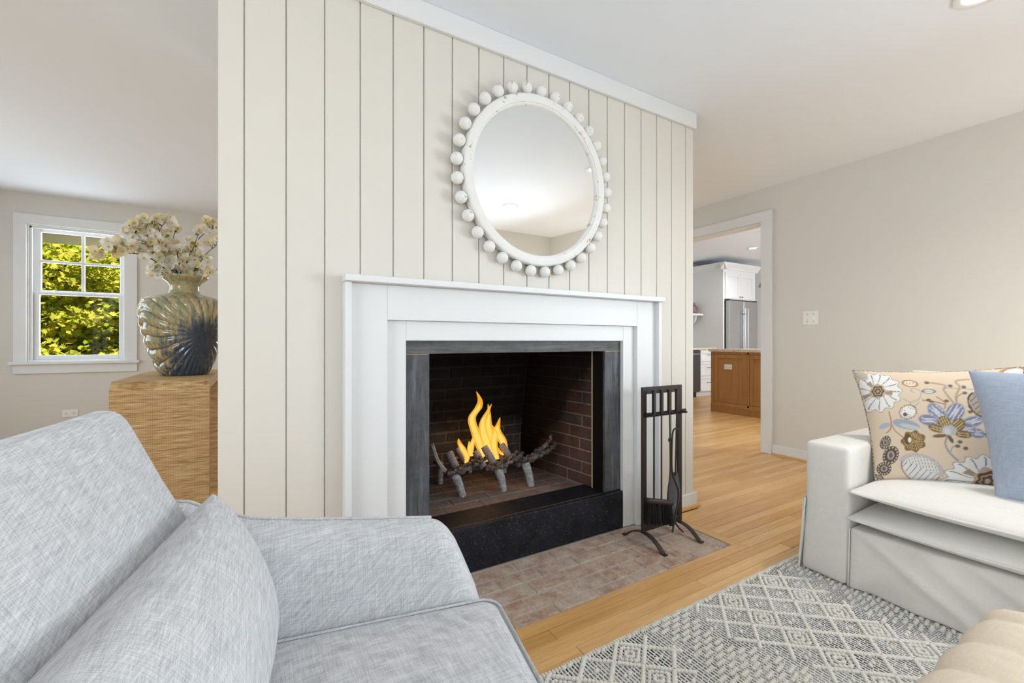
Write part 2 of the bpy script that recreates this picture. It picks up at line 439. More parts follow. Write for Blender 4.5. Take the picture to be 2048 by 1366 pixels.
# ---- visible double-hung window
w1 = sempty('window_1', (-1.525, YWIN, .72), 'white double-hung window with four small panes above one large pane')
def wp(nm, x0, y0, z0, x1, y1, z1, m=WHITE, par=None, bv=.002): return obj(nm, MB().cbox(x0, y0, z0, x1, y1, z1, bv), m, par or w1)
wp('casing', -1.967, 5.908, .837, -1.88, 5.93, 2.155); wp('casing', -1.171, 5.908, .837, -1.067, 5.93, 2.155)
wp('casing', -1.967, 5.908, 2.155, -1.067, 5.93, 2.250)
wp('sill', -1.992, 5.878, .809, -1.046, 5.93, .837); wp('apron', -1.970, 5.91, .721, -1.067, 5.93, .809)
for (x0, x1) in ((-1.88, -1.868), (-1.178, -1.166)): wp('jamb', x0, 5.93, .837, x1, 6.07, 2.155)
wp('jamb', -1.868, 5.93, 2.143, -1.178, 6.07, 2.155); wp('jamb', -1.868, 5.93, .837, -1.178, 6.07, .850)
wp('stop_bead', -1.868, 5.945, .85, -1.850, 5.965, 2.143); wp('stop_bead', -1.868, 5.945, 2.125, -1.178, 5.965, 2.143)
def sash(y, x0, x1, z0, z1, st, tr_, br, grid):
    s_ = obj('sash', MB().cbox(x0, y, z0, x0 + st, y + .03, z1, .003).cbox(x1 - st, y, z0, x1, y + .03, z1, .003)
             .cbox(x0 + st, y, z1 - tr_, x1 - st, y + .03, z1, .003).cbox(x0 + st, y, z0, x1 - st, y + .03, z0 + br, .003), WHITE, w1)
    gx0, gx1, gz0, gz1 = x0 + st, x1 - st, z0 + br, z1 - tr_
    if grid:
        mxx, mz = (gx0 + gx1) / 2 + .008, gz0 + (gz1 - gz0) * .5
        obj('muntin', MB().cbox(mxx - .013, y + .004, gz0, mxx + .013, y + .026, gz1, .003), WHITE, s_)
        obj('muntin', MB().cbox(gx0, y + .005, mz - .013, mxx - .013, y + .025, mz + .013, .003).cbox(mxx + .013, y + .005, mz - .013, gx1, y + .025, mz + .013, .003), WHITE, s_)
        cells = [(gx0, mxx - .013, gz0, mz - .013), (mxx + .013, gx1, gz0, mz - .013), (gx0, mxx - .013, mz + .013, gz1), (mxx + .013, gx1, mz + .013, gz1)]
    else: cells = [(gx0, gx1, gz0, gz1)]
    for c in cells: obj('pane', MB().box(c[0], y + .013, c[2], c[1], y + .016, c[3]), GLASS, s_)
sash(6.015, -1.868, -1.166, 1.50, 2.143, .058, .040, .035, True)
sash(5.975, -1.868, -1.166, .850, 1.515, .058, .028, .045, False)

# ---- floor with oak strips
fl = struct(obj('floor', MB().box(XL - .15, YB - .15, -.12, XK1 + .12, YWIN + .15, -.021), SUBF), 'honey oak strip floor')
def pj(x, y, z=0):
    dx, dy, dz = x, y, z - CAMH
    zz = dx * math.sin(YAW) + dy * math.cos(YAW)
    if zz < .15: return None
    return (1024 + 869 * (dx * math.cos(YAW) - dy * math.sin(YAW)) / zz, 683 - 869 * dz / zz, zz)
BW = .0572
boards = []
rr = random.Random(3)
k0 = int((YB - 1.27) / BW)
for k in range(k0, int((YWIN - 1.27) / BW) + 1):
    y0 = 1.27 + k * BW; y1 = y0 + BW
    if y0 < YB: y0 = YB
    if y1 > YWIN: y1 = YWIN
    yc = (y0 + y1) / 2
    spans = [(XL, XRW + .06 if not (YK0 < yc < YK1) else XK1)]
    cut = None
    if 1.27 - 1e-4 < yc < 1.75: cut = (.155, 2.133)
    elif 1.75 <= yc < 2.75: cut = (WX0, WX1)
    if YK0 < yc < YK1 and not (2.306 < yc < 4.05): pass
    if cut: spans = [(spans[0][0], cut[0]), (cut[1], spans[0][1])]
    for (a, c) in spans:
        x = a
        while x < c - 1e-3:
            L = rr.uniform(.45, 1.7); e = min(c, x + L)
            if c - e < .25: e = c
            boards.append((x, y0, e, y1)); x = e
def score(q):
    x0, y0, x1, y1 = q
    if y1 < 1.13 and x0 < 2.2: return 0
    if x1 < .75 or (x1 < 2.2 and y0 > 1.3): return 0
    ps = [pj(*p) for p in ((x0, y0), (x1, y0), (x1, y1), (x0, y1))]
    if any(p is None for p in ps): return 0
    xs = [min(2048, max(0, p[0])) for p in ps]; ys = [min(1366, max(0, p[1])) for p in ps]
    return abs(sum(xs[i] * ys[(i + 1) % 4] - xs[(i + 1) % 4] * ys[i] for i in range(4))) / 2
boards.sort(key=score, reverse=True)
G_ = .0008
for q in boards[:290]:
    obj('floor_board', MB().cbox(q[0] + G_, q[1] + G_, -.02, q[2] - G_, q[3] - G_, 0, .0012), OAK, fl)
b = MB()
for q in boards[290:]: b.cbox(q[0] + G_, q[1] + G_, -.02, q[2] - G_, q[3] - G_, 0, .0012)
obj('floor_boards', b, OAK, fl, fix=False)['kind'] = 'stuff'
HX0, HX1, HY0 = .212, 2.075, 1.328
# mitred border strips around the brick hearth
obj('floor_border', MB().prism([(HX0 - .057, 1.2705), (HX1 + .057, 1.2705), (HX1 + .001, HY0 - .001), (HX0 - .001, HY0 - .001)], 2, -.02, 0), OAK, fl)
obj('floor_border', MB().prism([(HX1 + .0575, 1.271), (HX1 + .0575, 1.75), (HX1 + .001, 1.75), (HX1 + .001, HY0)], 2, -.02, 0), OAKY, fl)
obj('floor_border', MB().prism([(HX0 - .0575, 1.271), (HX0 - .0575, 1.75), (HX0 - .001, 1.75), (HX0 - .001, HY0)], 2, -.02, 0), OAKY, fl)

# ---- brick builders
def bricks_flat(par, x0, x1, rows, z, mat, L=.203, joint=.009, jit=.002, seed=1, name='brick', clip=None):
    rg = random.Random(seed)
    for i, (ya, yb) in enumerate(rows):
        x = x0 - (L * .5 if i % 2 else 0) - rg.uniform(0, .04)
        xa, xb = (x0, x1) if clip is None else clip((ya + yb) / 2)
        while x < xb:
            a, c = max(x, xa), min(x + L, xb)
            if c - a > .02:
                obj(name, MB().cbox(a + joint / 2, ya + joint / 2, z - .05, c - joint / 2, yb - joint / 2, z + rg.uniform(-jit, jit), .003), mat, par)
            x += L
# hearth (flush with the floor)
hb = struct(obj('floor_hearth', MB().box(HX0, HY0, -.06, HX1, 1.80, -.004), MORTH), 'worn reddish brick hearth set flush in the oak floor')
ys = [1.331, 1.388, 1.479, 1.570, 1.661, 1.752]
bricks_flat(hb, HX0 + .002, HX1 - .002, list(zip(ys[:-1], ys[1:])), -.0005, BRICKH, seed=5)

# ---- planked chimney wall
b = MB()
walls(b, 'x', WX0 + .001, WX1 - .001, 1.7725, 1.80, 0, CEIL, [(.50, 1.79, -.001, 1.10)])
b.box(WX0 + .001, 1.80, 0, WX0 + .08, 2.80, CEIL).box(WX1 - .08, 1.80, 0, WX1 - .001, 2.80, CEIL).box(WX0 + .08, 2.72, 0, WX1 - .08, 2.80, CEIL)
wf = struct(obj('wall_fireplace', b, PLANK), 'cream wall of wide vertical planks around the fireplace')
edges = [WX0] + [-.0338 + k * .12895 for k in range(19)] + [WX1]
for a, c in zip(edges[:-1], edges[1:]):
    z0 = 1.17 if (a > .27 and c < 2.02) else 0.0
    obj('plank', MB().cbox(a + .0022, YP, z0, c - .0022, YP + .0070, CEIL - .02, .0018), PLANK, wf)
tr1 = obj('trim_1', MB().cbox(WX0 - .003, 1.745, 2.355, WX1 + .006, 1.7645, CEIL - .0005, .0025), WHITE); struct(tr1, 'flat white crown board along the top of the planks')
bb = struct(obj('baseboard_fireplace', MB().cbox(2.008, 1.750, .014, WX1 + .015, YP - .0005, .089, .002).cbox(WX1 + .0005, YP, .014, WX1 + .015, 2.80, .089, .002)
         .cbox(WX0, 1.750, .014, .285, YP - .0005, .089, .002), WHITE))
obj('shoe_moulding', MB().prism([(1.7495, .0005), (1.734, .0005), (1.736, .012), (1.7495, .018)], 0, 2.134, WX1 + .032).prism([(1.7495, .0005), (1.734, .0005), (1.736, .012), (1.7495, .018)], 0, WX0, .153), OAK, bb)
# ---- baseboards right wall / window wall, casing of the kitchen opening
b = MB().cbox(XRW - .015, YB, .014, XRW - .0005, 2.208, .090, .002)
bb = struct(obj('baseboard_right', b, WHITE))
obj('shoe_moulding', MB().prism([(XRW - .0155, .0005), (XRW - .031, .0005), (XRW - .029, .012), (XRW - .0155, .018)], 1, YB, 2.205), OAKY, bb)
struct(obj('baseboard_window', MB().cbox(XL, YWIN - .015, .001, XRW - .02, YWIN - .0005, .109, .002), WHITE))
struct(obj('baseboard_back', MB().cbox(XL, YB + .0005, .001, XRW - .02, YB + .015, .109, .002), WHITE))
struct(obj('baseboard_left', MB().cbox(XL + .0005, YB + .02, .001, XL + .015, YWIN - .02, .109, .002), WHITE))
tr2 = sempty('trim_2', (XRW, 2.2, 0), 'white flat casing of the kitchen opening')
for nm, mbx in (('casing', MB().cbox(XRW - .02, 2.210, .0005, XRW - .0005, 2.306, 2.142, .002)), ('casing', MB().cbox(XRW - .02, 4.05, .0005, XRW - .0005, 4.146, 2.142, .002)),
                ('casing', MB().cbox(XRW - .02, 2.210, 2.142, XRW - .0005, 4.146, 2.236, .002)),
                ('jamb', MB().box(XRW, 2.3065, .0005, XRW + .12, 2.318, 2.139)), ('jamb', MB().box(XRW, 4.038, .0005, XRW + .12, 4.0495, 2.139)), ('jamb', MB().box(XRW, 2.318, 2.128, XRW + .12, 4.038, 2.1395))):
    obj(nm, mbx, WHITE, tr2)

# ---- firebox
FY0, FY1, FZ = 1.884, 2.55, .198
fxl = lambda y: .642 + (y - FY0) * .1098
fxr = lambda y: 1.642 - (y - FY0) * .1098
lean = lambda z: max(0, z - .35) * .16
ff = struct(obj('floor_firebox', MB().prism([(fxl(1.95) - .02, 1.955), (fxr(1.95) + .02, 1.955), (fxr(FY1) + .02, FY1 + .02), (fxl(FY1) - .02, FY1 + .02)], 2, .05, FZ - .004), MORTF), 'sooty brick floor inside the firebox')
ys = [1.957 + k * .0985 for k in range(7)]
bricks_flat(ff, .6, 1.7, list(zip(ys[:-1], ys[1:])), FZ, BRICKF, L=.205, joint=.008, seed=8, clip=lambda y: (fxl(y) + .001, fxr(y) - .001))
def brick_wall(par, mat, P0, P1, z0, courses, depth_dir, leanf=None, L=.205, h=.0675, j=.009, seed=2):
    rg = random.Random(seed); P0 = Vector((P0[0], P0[1], 0)); P1 = Vector((P1[0], P1[1], 0)); T = (P1 - P0); ln = T.length; T.normalize(); N = Vector(depth_dir)
    for i in range(courses):
        za = z0 + i * h; zb = za + h; off = leanf((za + zb) / 2) if leanf else 0
        s = -(L * .5 if i % 2 else 0) - (.02 if i % 3 else 0)
        while s < ln:
            a, c = max(s, 0), min(s + L, ln)
            if c - a > .018:
                M = Matrix(((T.x, N.x, 0, P0.x), (T.y, N.y, 0, P0.y), (0, 0, 1, 0), (0, 0, 0, 1)))
                pr = rg.uniform(-.002, .002)
                obj('brick', MB().cbox(a + j / 2, -off + pr, za + j / 2, c - j / 2, -off + .05, zb - j / 2, .003, M), mat, par)
            s += L
b = MB().prism([(FY1 + .0045 - lean(FZ - .1), .05), (FY1 + .0045, .35), (FY1 + .0045 - lean(1.25), 1.25), (FY1 + .06, 1.25), (FY1 + .06, .05)], 0, fxl(FY1) - .04, fxr(FY1) + .04)
wfb = struct(obj('wall_firebox_back', b, MORTB), 'soot-blackened brick back of the firebox')
brick_wall(wfb, BRICKB, (fxl(FY1), FY1), (fxr(FY1), FY1), FZ, 14, (0, 1, 0), lean, seed=4)
for sd, nm in ((1, 'wall_firebox_right'), (-1, 'wall_firebox_left')):
    f_ = fxr if sd > 0 else fxl
    e = .0045 * sd
    b = MB().prism([(f_(FY0) + e, FY0), (f_(FY1) + e, FY1 + .05), (f_(FY1) + .06 * sd, FY1 + .05), (f_(FY0) + .06 * sd, FY0)], 2, .05, 1.25)
    wr = struct(obj(nm, b, MORTR), 'dark red brick right cheek of the firebox' if sd > 0 else 'dark brick left cheek of the firebox')
    d = Vector((f_(FY1) - f_(FY0), FY1 - FY0, 0)).normalized(); nrm = (d.y * sd, -d.x * sd, 0)
    if sd > 0: brick_wall(wr, BRICKR, (f_(FY0 + .004), FY0 + .004), (f_(FY1), FY1), FZ, 14, nrm, None, seed=6)
    else: brick_wall(wr, BRICKR, (f_(FY0 + .004), FY0 + .004), (f_(FY1), FY1), FZ, 14, nrm, None, seed=9)
struct(obj('ceiling_firebox', MB().box(.45, 1.884, 1.26, 1.83, 2.66, 1.30), SOOT))
# ================================================================== FIREPLACE SURROUND
t = thing('fireplace_surround', 'white painted stepped wooden mantel surround framing the fireplace opening', 'mantel', (1.146, 1.74, 0))
obj('shelf', MB().cbox(.284, 1.684, 1.2555, 2.009, 1.7645, 1.281, .002), WHITE, t)
for (a, c) in ((.2865, .311), (1.981, 2.006)): obj('side_strip', MB().cbox(a, 1.707, .0005, c, 1.7645, 1.255, .0015), WHITE, t)
obj('outer_board', MB().cbox(.3112, 1.7355, .0005, .451, 1.7645, 1.255, .0015), WHITE, t)
obj('outer_board', MB().cbox(1.837, 1.7355, .0005, 1.9808, 1.7645, 1.255, .0015), WHITE, t)
obj('outer_board', MB().cbox(.4512, 1.7355, 1.1158, 1.8368, 1.7645, 1.255, .0015), WHITE, t)
obj('inner_board', MB().cbox(.4512, 1.7595, .0005, .533, 1.7825, 1.1155, .0015), WHITE, t)
obj('inner_board', MB().cbox(1.7535, 1.7595, .0005, 1.8368, 1.7825, 1.1155, .0015), WHITE, t)
obj('inner_board', MB().cbox(.5332, 1.7595, 1.0335, 1.7533, 1.7825, 1.1155, .0015), WHITE, t)
t = thing('fireplace_facing', 'dark slate slabs lining the firebox opening above a black stone step', 'stone facing', (1.143, 1.85, 0))
obj('lintel', MB().cbox(.515, 1.783, .977, 1.77, 1.881, 1.075, .002), SLATEX, t)
obj('jamb', MB().cbox(.515, 1.783, .2065, .642, 1.881, .974, .002), SLATEZ, t)
obj('jamb', MB().cbox(1.642, 1.783, .2065, 1.77, 1.881, .974, .002), SLATEZ, t)
for q_ in ((1.6405, 1.80, .2065, 1.6418, 1.881, .974), (.6422, 1.80, .2065, .6435, 1.881, .974), (.645, 1.80, .9755, 1.64, 1.881, .9768)): obj('soot_lining', MB().box(*q_), SOOT, t)
for q_ in ((.52, 1.7845, .974, .641, 1.88, .977), (1.643, 1.7845, .974, 1.765, 1.88, .977), (1.634, 1.8815, .2, 1.642, 1.886, .976)): obj('mortar_joint', MB().box(*q_), CHALK, t)
obj('front_slab', MB().cbox(.5345, 1.7575, .0005, 1.7525, 1.788, .205, .004), BSTONE, t)
obj('top_slab', MB().cbox(.535, 1.7905, .02, 1.7525, 1.9545, .2045, .003), BSTONE, t)
obj('mortar_joint', MB().box(.545, 1.788, .02, 1.745, 1.7905, .2025), CHALK, t)

# ================================================================== MIRROR
DISTR = NT('distressed_white_wood'); v_ = DISTR.coord()
n1 = DISTR.noise(v_, 28, 4, .7); n2 = DISTR.noise(v_, 9, 3, .6)
cc = DISTR.mix(n2, srgb(226, 224, 219), srgb(240, 239, 236)); cc = DISTR.mix(DISTR.ramp(n1, [(.62, 0), (.68, .8)]), cc, srgb(150, 126, 104))
DISTR.color(cc); DISTR.set(Roughness=.65, Specular_IOR_Level=.25); DISTR.bump(n1, .3, .002); DISTR = DISTR.m
MIRR = NT('mirror_glass'); MIRR.color(srgb(246, 247, 246)); MIRR.set(Metallic=1.0, Roughness=.015); MIRR = MIRR.m
mc = Vector((1.1715, 1.728, 1.795))
t = thing('round_mirror', 'round mirror in a whitewashed frame ringed with wooden beads', 'mirror', mc)
t.rotation_euler = (R(1.75), 0, 0)
def mobj(nm, mb, m, sm=40):
    o = obj(nm, mb, m, None, sm); o.parent = t; return o
MY = Matrix.Rotation(R(90), 4, 'X')   # lathe axis z -> -y
prof = [(.352, -.012), (.352, .006), (.357, .012), (.360, .0125), (.362, .017), (.392, .021), (.399, .017), (.402, .010), (.402, -.018), (.354, -.018), (.352, -.012)]
b = MB(); b.lathe(prof, 96, MY, cap=False); mobj('frame', b, DISTR, 50)
b = MB(); b.lathe([(.353, -.010), (.353, -.002)], 96, MY); mobj('glass', b, MIRR, 30)
b = MB(); b.lathe([(.0001, -.0275)] + [(.0275 * math.cos(a), .0275 * math.sin(a)) for a in np.linspace(-1.4, 1.4, 10)] + [(.0001, .0275)], 16)
me = obj('bead', b, DISTR, None, 179)
for k in range(33):
    o = me if k == 0 else bpy.data.objects.new('bead', me.data)
    if k: COL.objects.link(o)
    a = 2 * math.pi * k / 33
    o.parent = t; o.location = (.4285 * math.sin(a), -.001, .4285 * math.cos(a)); o.rotation_euler = (a * 1.7, a * 2.3, a * .9)

# ================================================================== TOOL SET
t = thing('fireplace_tool_stand', 'dark iron fireplace tool stand with two arched feet on the brick hearth', 'tool stand', (1.83, 1.557, 0))
obj('post', MB().cbox(1.679, 1.551, .066, 1.711, 1.563, .798, .002), METAL, t)
obj('post', MB().cbox(1.949, 1.551, .066, 1.981, 1.563, .798, .002), METAL, t)
obj('top_bar', MB().cbox(1.711, 1.551, .762, 1.949, 1.563, .798, .002), METAL, t)
obj('bottom_bar', MB().cbox(1.711, 1.551, .066, 1.949, 1.563, .098, .002), METAL, t)
hr = obj('hook_rail', MB().cbox(1.696, 1.538, .646, 1.999, 1.550, .668, .001), METAL, t)
for x in (1.708, 1.7405, 1.797, 1.853, 1.911, 1.953):
    obj('hook_prong', MB().cbox(x - .004, 1.498, .655, x + .004, 1.5385, .664, .001), METAL, hr)
for x in (1.695, 1.965):
    pts = []
    for s in np.linspace(-1, 1, 17):
        y = 1.557 - s * .142; z = .0045 + .058 * max(0, 1 - abs(s / .86) ** 2.2)
        pts.append((x, y, z))
    ft = obj('foot', MB().strip(pts, .024, .006, side=(1, 0, 0)), METAL, t)
    for (dz) in (.085, .108):
        obj('bolt', MB().lathe([(.0045, 0), (.004, .003), (.0001, .004)], 8, Matrix.Translation((x, 1.551, dz)) @ MY), METAL, ft)
def tool(name, label, x, zbot):
    q = thing(name, label, 'fireplace tool', (x, 1.518, zbot), 'hearth tools hanging on the iron stand')
    obj('handle', MB().cbox(x - .008, 1.510, .662, x + .008, 1.526, .786, .002), METAL, q)
    return q
def shaft(q, x, z1, z0, x1=None, r=.0042, y=1.518): obj('shaft', MB().tube([(x, y, z1), ((x + (x1 or x)) / 2, y, (z0 + z1) / 2), (x1 or x, y, z0)], r, 8), METAL, q, 60)
q = tool('hearth_brush', 'iron hearth brush with black bristles, first tool on the left', 1.7245, .10)
shaft(q, 1.7245, .663, .225)
obj('brush_head', MB().rbox((.120, .036, .026), .011, (4, 2, 2), lambda x, y, z: (1.752 + x, 1.512 + y - x * .55, .222 + z - x * .12)), METAL, q, 40)
rg = random.Random(4); b = MB()
for i in range(170):
    s = rg.uniform(-.054, .054); w = rg.uniform(-.012, .012)
    p = Vector((1.752 + s, 1.512 - s * .55 + w, .215 - s * .12)); e = p + Vector((s * .12 + rg.uniform(-.004, .004), w * .5 + rg.uniform(-.004, .004), -.098 - rg.uniform(0, .012)))
    b.tube([p, e], .0028, 4)
obj('bristles', b, BLACKM, q, 60)
q = tool('poker', 'slim straight iron poker, second tool from the left', 1.780, .17)
shaft(q, 1.780, .663, .185)
obj('poker_tip', MB().tube([(1.780, 1.518, .19), (1.780, 1.518, .15), (1.780, 1.516, .128)], [.0042, .0045, .001], 8).tube([(1.780, 1.518, .168), (1.768, 1.508, .160), (1.762, 1.500, .170)], [.004, .0035, .001], 8), METAL, q, 60)
q = tool('fire_tongs', 'iron log tongs with two crossing curved legs', 1.838, .10)
obj('pivot', MB().cbox(1.832, 1.508, .512, 1.852, 1.522, .532, .003), METAL, q)
def cr(pts, n=24):
    P = [Vector(p) for p in pts]; out = []
    P = [P[0]] + P + [P[-1]]
    for i in range(1, len(P) - 2):
        for k in range(n // (len(P) - 3)):
            u = k / (n // (len(P) - 3))
            a, bb_, c_, d_ = P[i - 1], P[i], P[i + 1], P[i + 2]
            out.append(.5 * ((2 * bb_) + (c_ - a) * u + (2 * a - 5 * bb_ + 4 * c_ - d_) * u * u + (3 * bb_ - a - 3 * c_ + d_) * u ** 3))
    out.append(P[-2]); return out
obj('tong_leg', MB().tube(cr([(1.838, 1.515, .663), (1.838, 1.512, .52), (1.834, 1.508, .36), (1.808, 1.5, .26), (1.812, 1.5, .18), (1.860, 1.49, .09), (1.905, 1.485, .045)], 36), .0045, 8), METAL, q, 60)
obj('tong_leg', MB().tube(cr([(1.892, 1.506, .572), (1.876, 1.504, .580), (1.856, 1.506, .572), (1.848, 1.508, .52), (1.846, 1.506, .36), (1.884, 1.5, .26), (1.880, 1.5, .19), (1.842, 1.49, .11), (1.822, 1.485, .06)], 40), .0045, 8), METAL, q, 60)
PANM = plain('worn_grey_iron', srgb(104, 106, 114), .4, .5)
q = tool('ash_shovel', 'iron ash shovel with a pointed oval pan, rightmost tool', 1.8965, .13)
shaft(q, 1.8965, .663, .33, 1.885)
b = MB(); n = 12; vv = []; 
for i in range(n + 1):
    s = i / n; z = .345 - s * .255; w = .048 * (math.sin(math.pi * min(1, .12 + s * .88)) ** .6) * (1 if s < .62 else (1 - (s - .62) / .38 * .75))
    for k in range(7):
        c_ = -1 + k / 3.0; vv.append((1.872 + c_ * w - s * .01, 1.528 - .018 * c_ * c_ + .004, z))
m2 = [(x, y + .0035, z) for x, y, z in vv]
fcs = [(i * 7 + k, i * 7 + k + 1, (i + 1) * 7 + k + 1, (i + 1) * 7 + k) for i in range(n) for k in range(6)]
N_ = len(vv); fcs2 = [tuple(j + N_ for j in f[::-1]) for f in fcs]
rim = [k for k in range(7)] + [i * 7 + 6 for i in range(1, n + 1)] + [n * 7 + k for k in range(5, -1, -1)] + [i * 7 for i in range(n - 1, 0, -1)]
fcs3 = [(rim[i], rim[(i + 1) % len(rim)], rim[(i + 1) % len(rim)] + N_, rim[i] + N_) for i in range(len(rim))]
obj('pan', MB().add(vv + m2, fcs + fcs2 + fcs3), PANM, q, 50)

# ================================================================== GRATE AND FIRE
ASH = NT('ash_grey_iron'); g_ = ASH.n('NewGeometry').outputs['Position']; n1 = ASH.noise(g_, 60, 5, .7); n2 = ASH.noise(g_, 14, 3)
ASH.color(ASH.mix(ASH.ramp(n1, [(.35, 0), (.65, 1)]), srgb(128, 125, 124), srgb(190, 188, 187))); ASH.set(Roughness=.85, Specular_IOR_Level=.2); ASH.bump(n1, .5, .003); ASH = ASH.m
TWIG = NT('charred_twig'); g_ = TWIG.n('NewGeometry').outputs['Position']; n1 = TWIG.noise(g_, 45, 5, .75)
TWIG.color(TWIG.ramp(n1, [(.35, srgb(34, 30, 28)), (.52, srgb(96, 86, 78)), (.68, srgb(158, 148, 138))])); TWIG.set(Roughness=.85, Specular_IOR_Level=.2); TWIG.bump(n1, .8, .004); TWIG = TWIG.m
RING = NT('ringed_ash_bark'); g_ = RING.n('NewGeometry').outputs['Position']; n1 = RING.noise(g_, 30, 4, .7)
RING.color(RING.mix(n1, srgb(106, 100, 104), srgb(170, 164, 168))); RING.set(Roughness=.85, Specular_IOR_Level=.2); RING.bump(n1, .3, .003); RING = RING.m
def CP(u, v, Y):
    a = (u - 1024) / 869.0; dx = math.sin(YAW) + a * math.cos(YAW); dy = math.cos(YAW) - a * math.sin(YAW); s = Y / dy
    return Vector((dx * s, Y, CAMH - (v - 683) / 869.0 * s))
gt = thing('fireplace_grate', 'ash-grey iron grate cast like twigs, standing in the firebox', 'grate', (1.17, 2.2, FZ))
for (x, y, x2, z2) in ((.958, 2.147, .915, .322), (1.192, 2.114, 1.160, .330), (1.369, 2.105, 1.335, .335)):
    obj('leg', MB().tube([(x, y, FZ + .001), ((x + x2) / 2 + .004, y, (FZ + z2) / 2), (x2, y + .01, z2)], [.0205, .022, .026], 14), ASH, gt, 60)
for (x, y) in ((.93, 2.40), (1.36, 2.40)):
    obj('leg', MB().tube([(x, y, FZ + .001), (x, y, .33)], [.016, .018], 12), ASH, gt, 60)
rg = random.Random(11)
def twig(pts, r, name='twig_bar', m=TWIG, n=8, jit=.006):
    P = cr(pts, 24); P = [p + Vector((rg.uniform(-jit, jit), rg.uniform(-jit, jit), rg.uniform(-jit, jit))) for p in P]
    rad = [r * rg.uniform(.75, 1.25) * (1 - .35 * i / len(P)) for i in range(len(P))]
    return obj(name, MB().tube(P, rad, n), m, gt, 60)
for (x, y, z) in ((.87, 2.15, .330), (1.09, 2.12, .330), (1.31, 2.11, .350)):
    twig([(x, y, z), (x + .09, y - .01, z + .008), (x + .18, y + .0, z + .03), (x + .245, y + .01, z + .055)], .016)
    twig([(x + .02, y + .03, z - .004), (x + .11, y + .02, z + .018), (x + .2, y + .03, z + .022)], .013)
    twig([(x + .06, y - .012, z + .012), (x + .14, y + .01, z + .038), (x + .21, y + .03, z + .058)], .010)
twig([(1.40, 2.11, .385), (1.50, 2.14, .41), (1.56, 2.17, .445)], .011)
twig([(1.46, 2.13, .40), (1.52, 2.16, .415), (1.575, 2.19, .45)], .008)
for (x, y) in ((.90, 2.14), (1.00, 2.13), (1.10, 2.125), (1.20, 2.12), (1.30, 2.115)):
    twig([(x, y, .33), (x + .01, y + .12, .318), (x, y + .27, .33)], .012, 'cross_bar')
twig([(.90, 2.40, .33), (1.13, 2.41, .335), (1.38, 2.40, .33)], .013, 'cross_bar')
# curved side arm at the left end
obj('side_arm', MB().strip(cr([(.955, 2.16, .285), (.90, 2.19, .315), (.862, 2.24, .37), (.845, 2.30, .46)], 18), .035, .012, side=(.35, .9, 0.1)), ASH, gt, 60)
# upright ringed twig tines leaning back to the left
def tine(p0, p1, r):
    p0, p1 = Vector(p0), Vector(p1); n = 30; pts = []; rad = []
    for i in range(n + 1):
        s = i / n; pts.append(p0.lerp(p1, s)); rad.append(r * (1 - .1 * s) * (.86 if (i % 4 == 0 and 0 < i < n) else 1.0) * (1 if i < n else .93))
    obj('upright_tine', MB().tube(pts, rad, 12), RING, gt, 50)
for (u0, v0, u1, v1, Y0, Y1, r) in ((914, 940, 898, 904, 2.22, 2.27, .0235), (934, 930, 914, 896, 2.30, 2.34, .020), (968, 936, 951, 903, 2.17, 2.23, .0225), (990, 932, 968, 893, 2.16, 2.22, .0235),
                               (1024, 922, 1003, 889, 2.18, 2.25, .0225), (1012, 930, 999, 912, 2.26, 2.28, .016), (1033, 922, 1029, 912, 2.16, 2.18, .013)):
    tine(CP(u0, v0, Y0), CP(u1, v1, Y1), r)
FLAME = NT('flame_gas')
at = FLAME.n('Attribute'); at.attribute_name = 'heat'
colr = FLAME.ramp(at.outputs['Fac'], [(0.0, (1.0, .45, .03)), (0.35, (1.0, .36, .015)), (0.7, (1.0, .19, .02)), (1.0, (.9, .10, .03))])
st = FLAME.ramp(at.outputs['Fac'], [(0, 1.0), (.35, 1.0), (.8, .75), (1, .5)])
em = FLAME.n('Emission'); FLAME.l(colr, em.inputs['Color']); FLAME.l(FLAME.math('MULTIPLY', st, 1.25), em.inputs['Strength'])
tp = FLAME.n('BsdfTransparent'); ms = FLAME.n('MixShader')
FLAME.l(FLAME.ramp(at.outputs['Fac'], [(0, .5), (.4, .42), (.8, .5), (1.0, .8)]), ms.inputs[0]); FLAME.l(em.outputs[0], ms.inputs[1]); FLAME.l(tp.outputs[0], ms.inputs[2])
FLAME.l(ms.outputs[0], FLAME.out.inputs['Surface']); FLAME = FLAME.m
FCORE = NT('flame_core_gas'); at = FCORE.n('Attribute'); at.attribute_name = 'heat'
em = FCORE.n('Emission'); FCORE.l(FCORE.ramp(at.outputs['Fac'], [(0, (1.0, .84, .26)), (.4, (1.0, .72, .07)), (.75, (1.0, .50, .02)), (1.0, (1.0, .30, .02))]), em.inputs['Color']); em.inputs['Strength'].default_value = 1.15
tp = FCORE.n('BsdfTransparent'); ms = FCORE.n('MixShader'); FCORE.l(FCORE.ramp(at.outputs['Fac'], [(0, .25), (.3, .1), (.7, .3), (1.0, .75)]), ms.inputs[0])
FCORE.l(em.outputs[0], ms.inputs[1]); FCORE.l(tp.outputs[0], ms.inputs[2]); FCORE.l(ms.outputs[0], FCORE.out.inputs['Surface']); FCORE = FCORE.m
fire = thing('fire', 'bright orange and yellow flames rising between the grate tines', 'fire', (1.1, 2.22, .36))
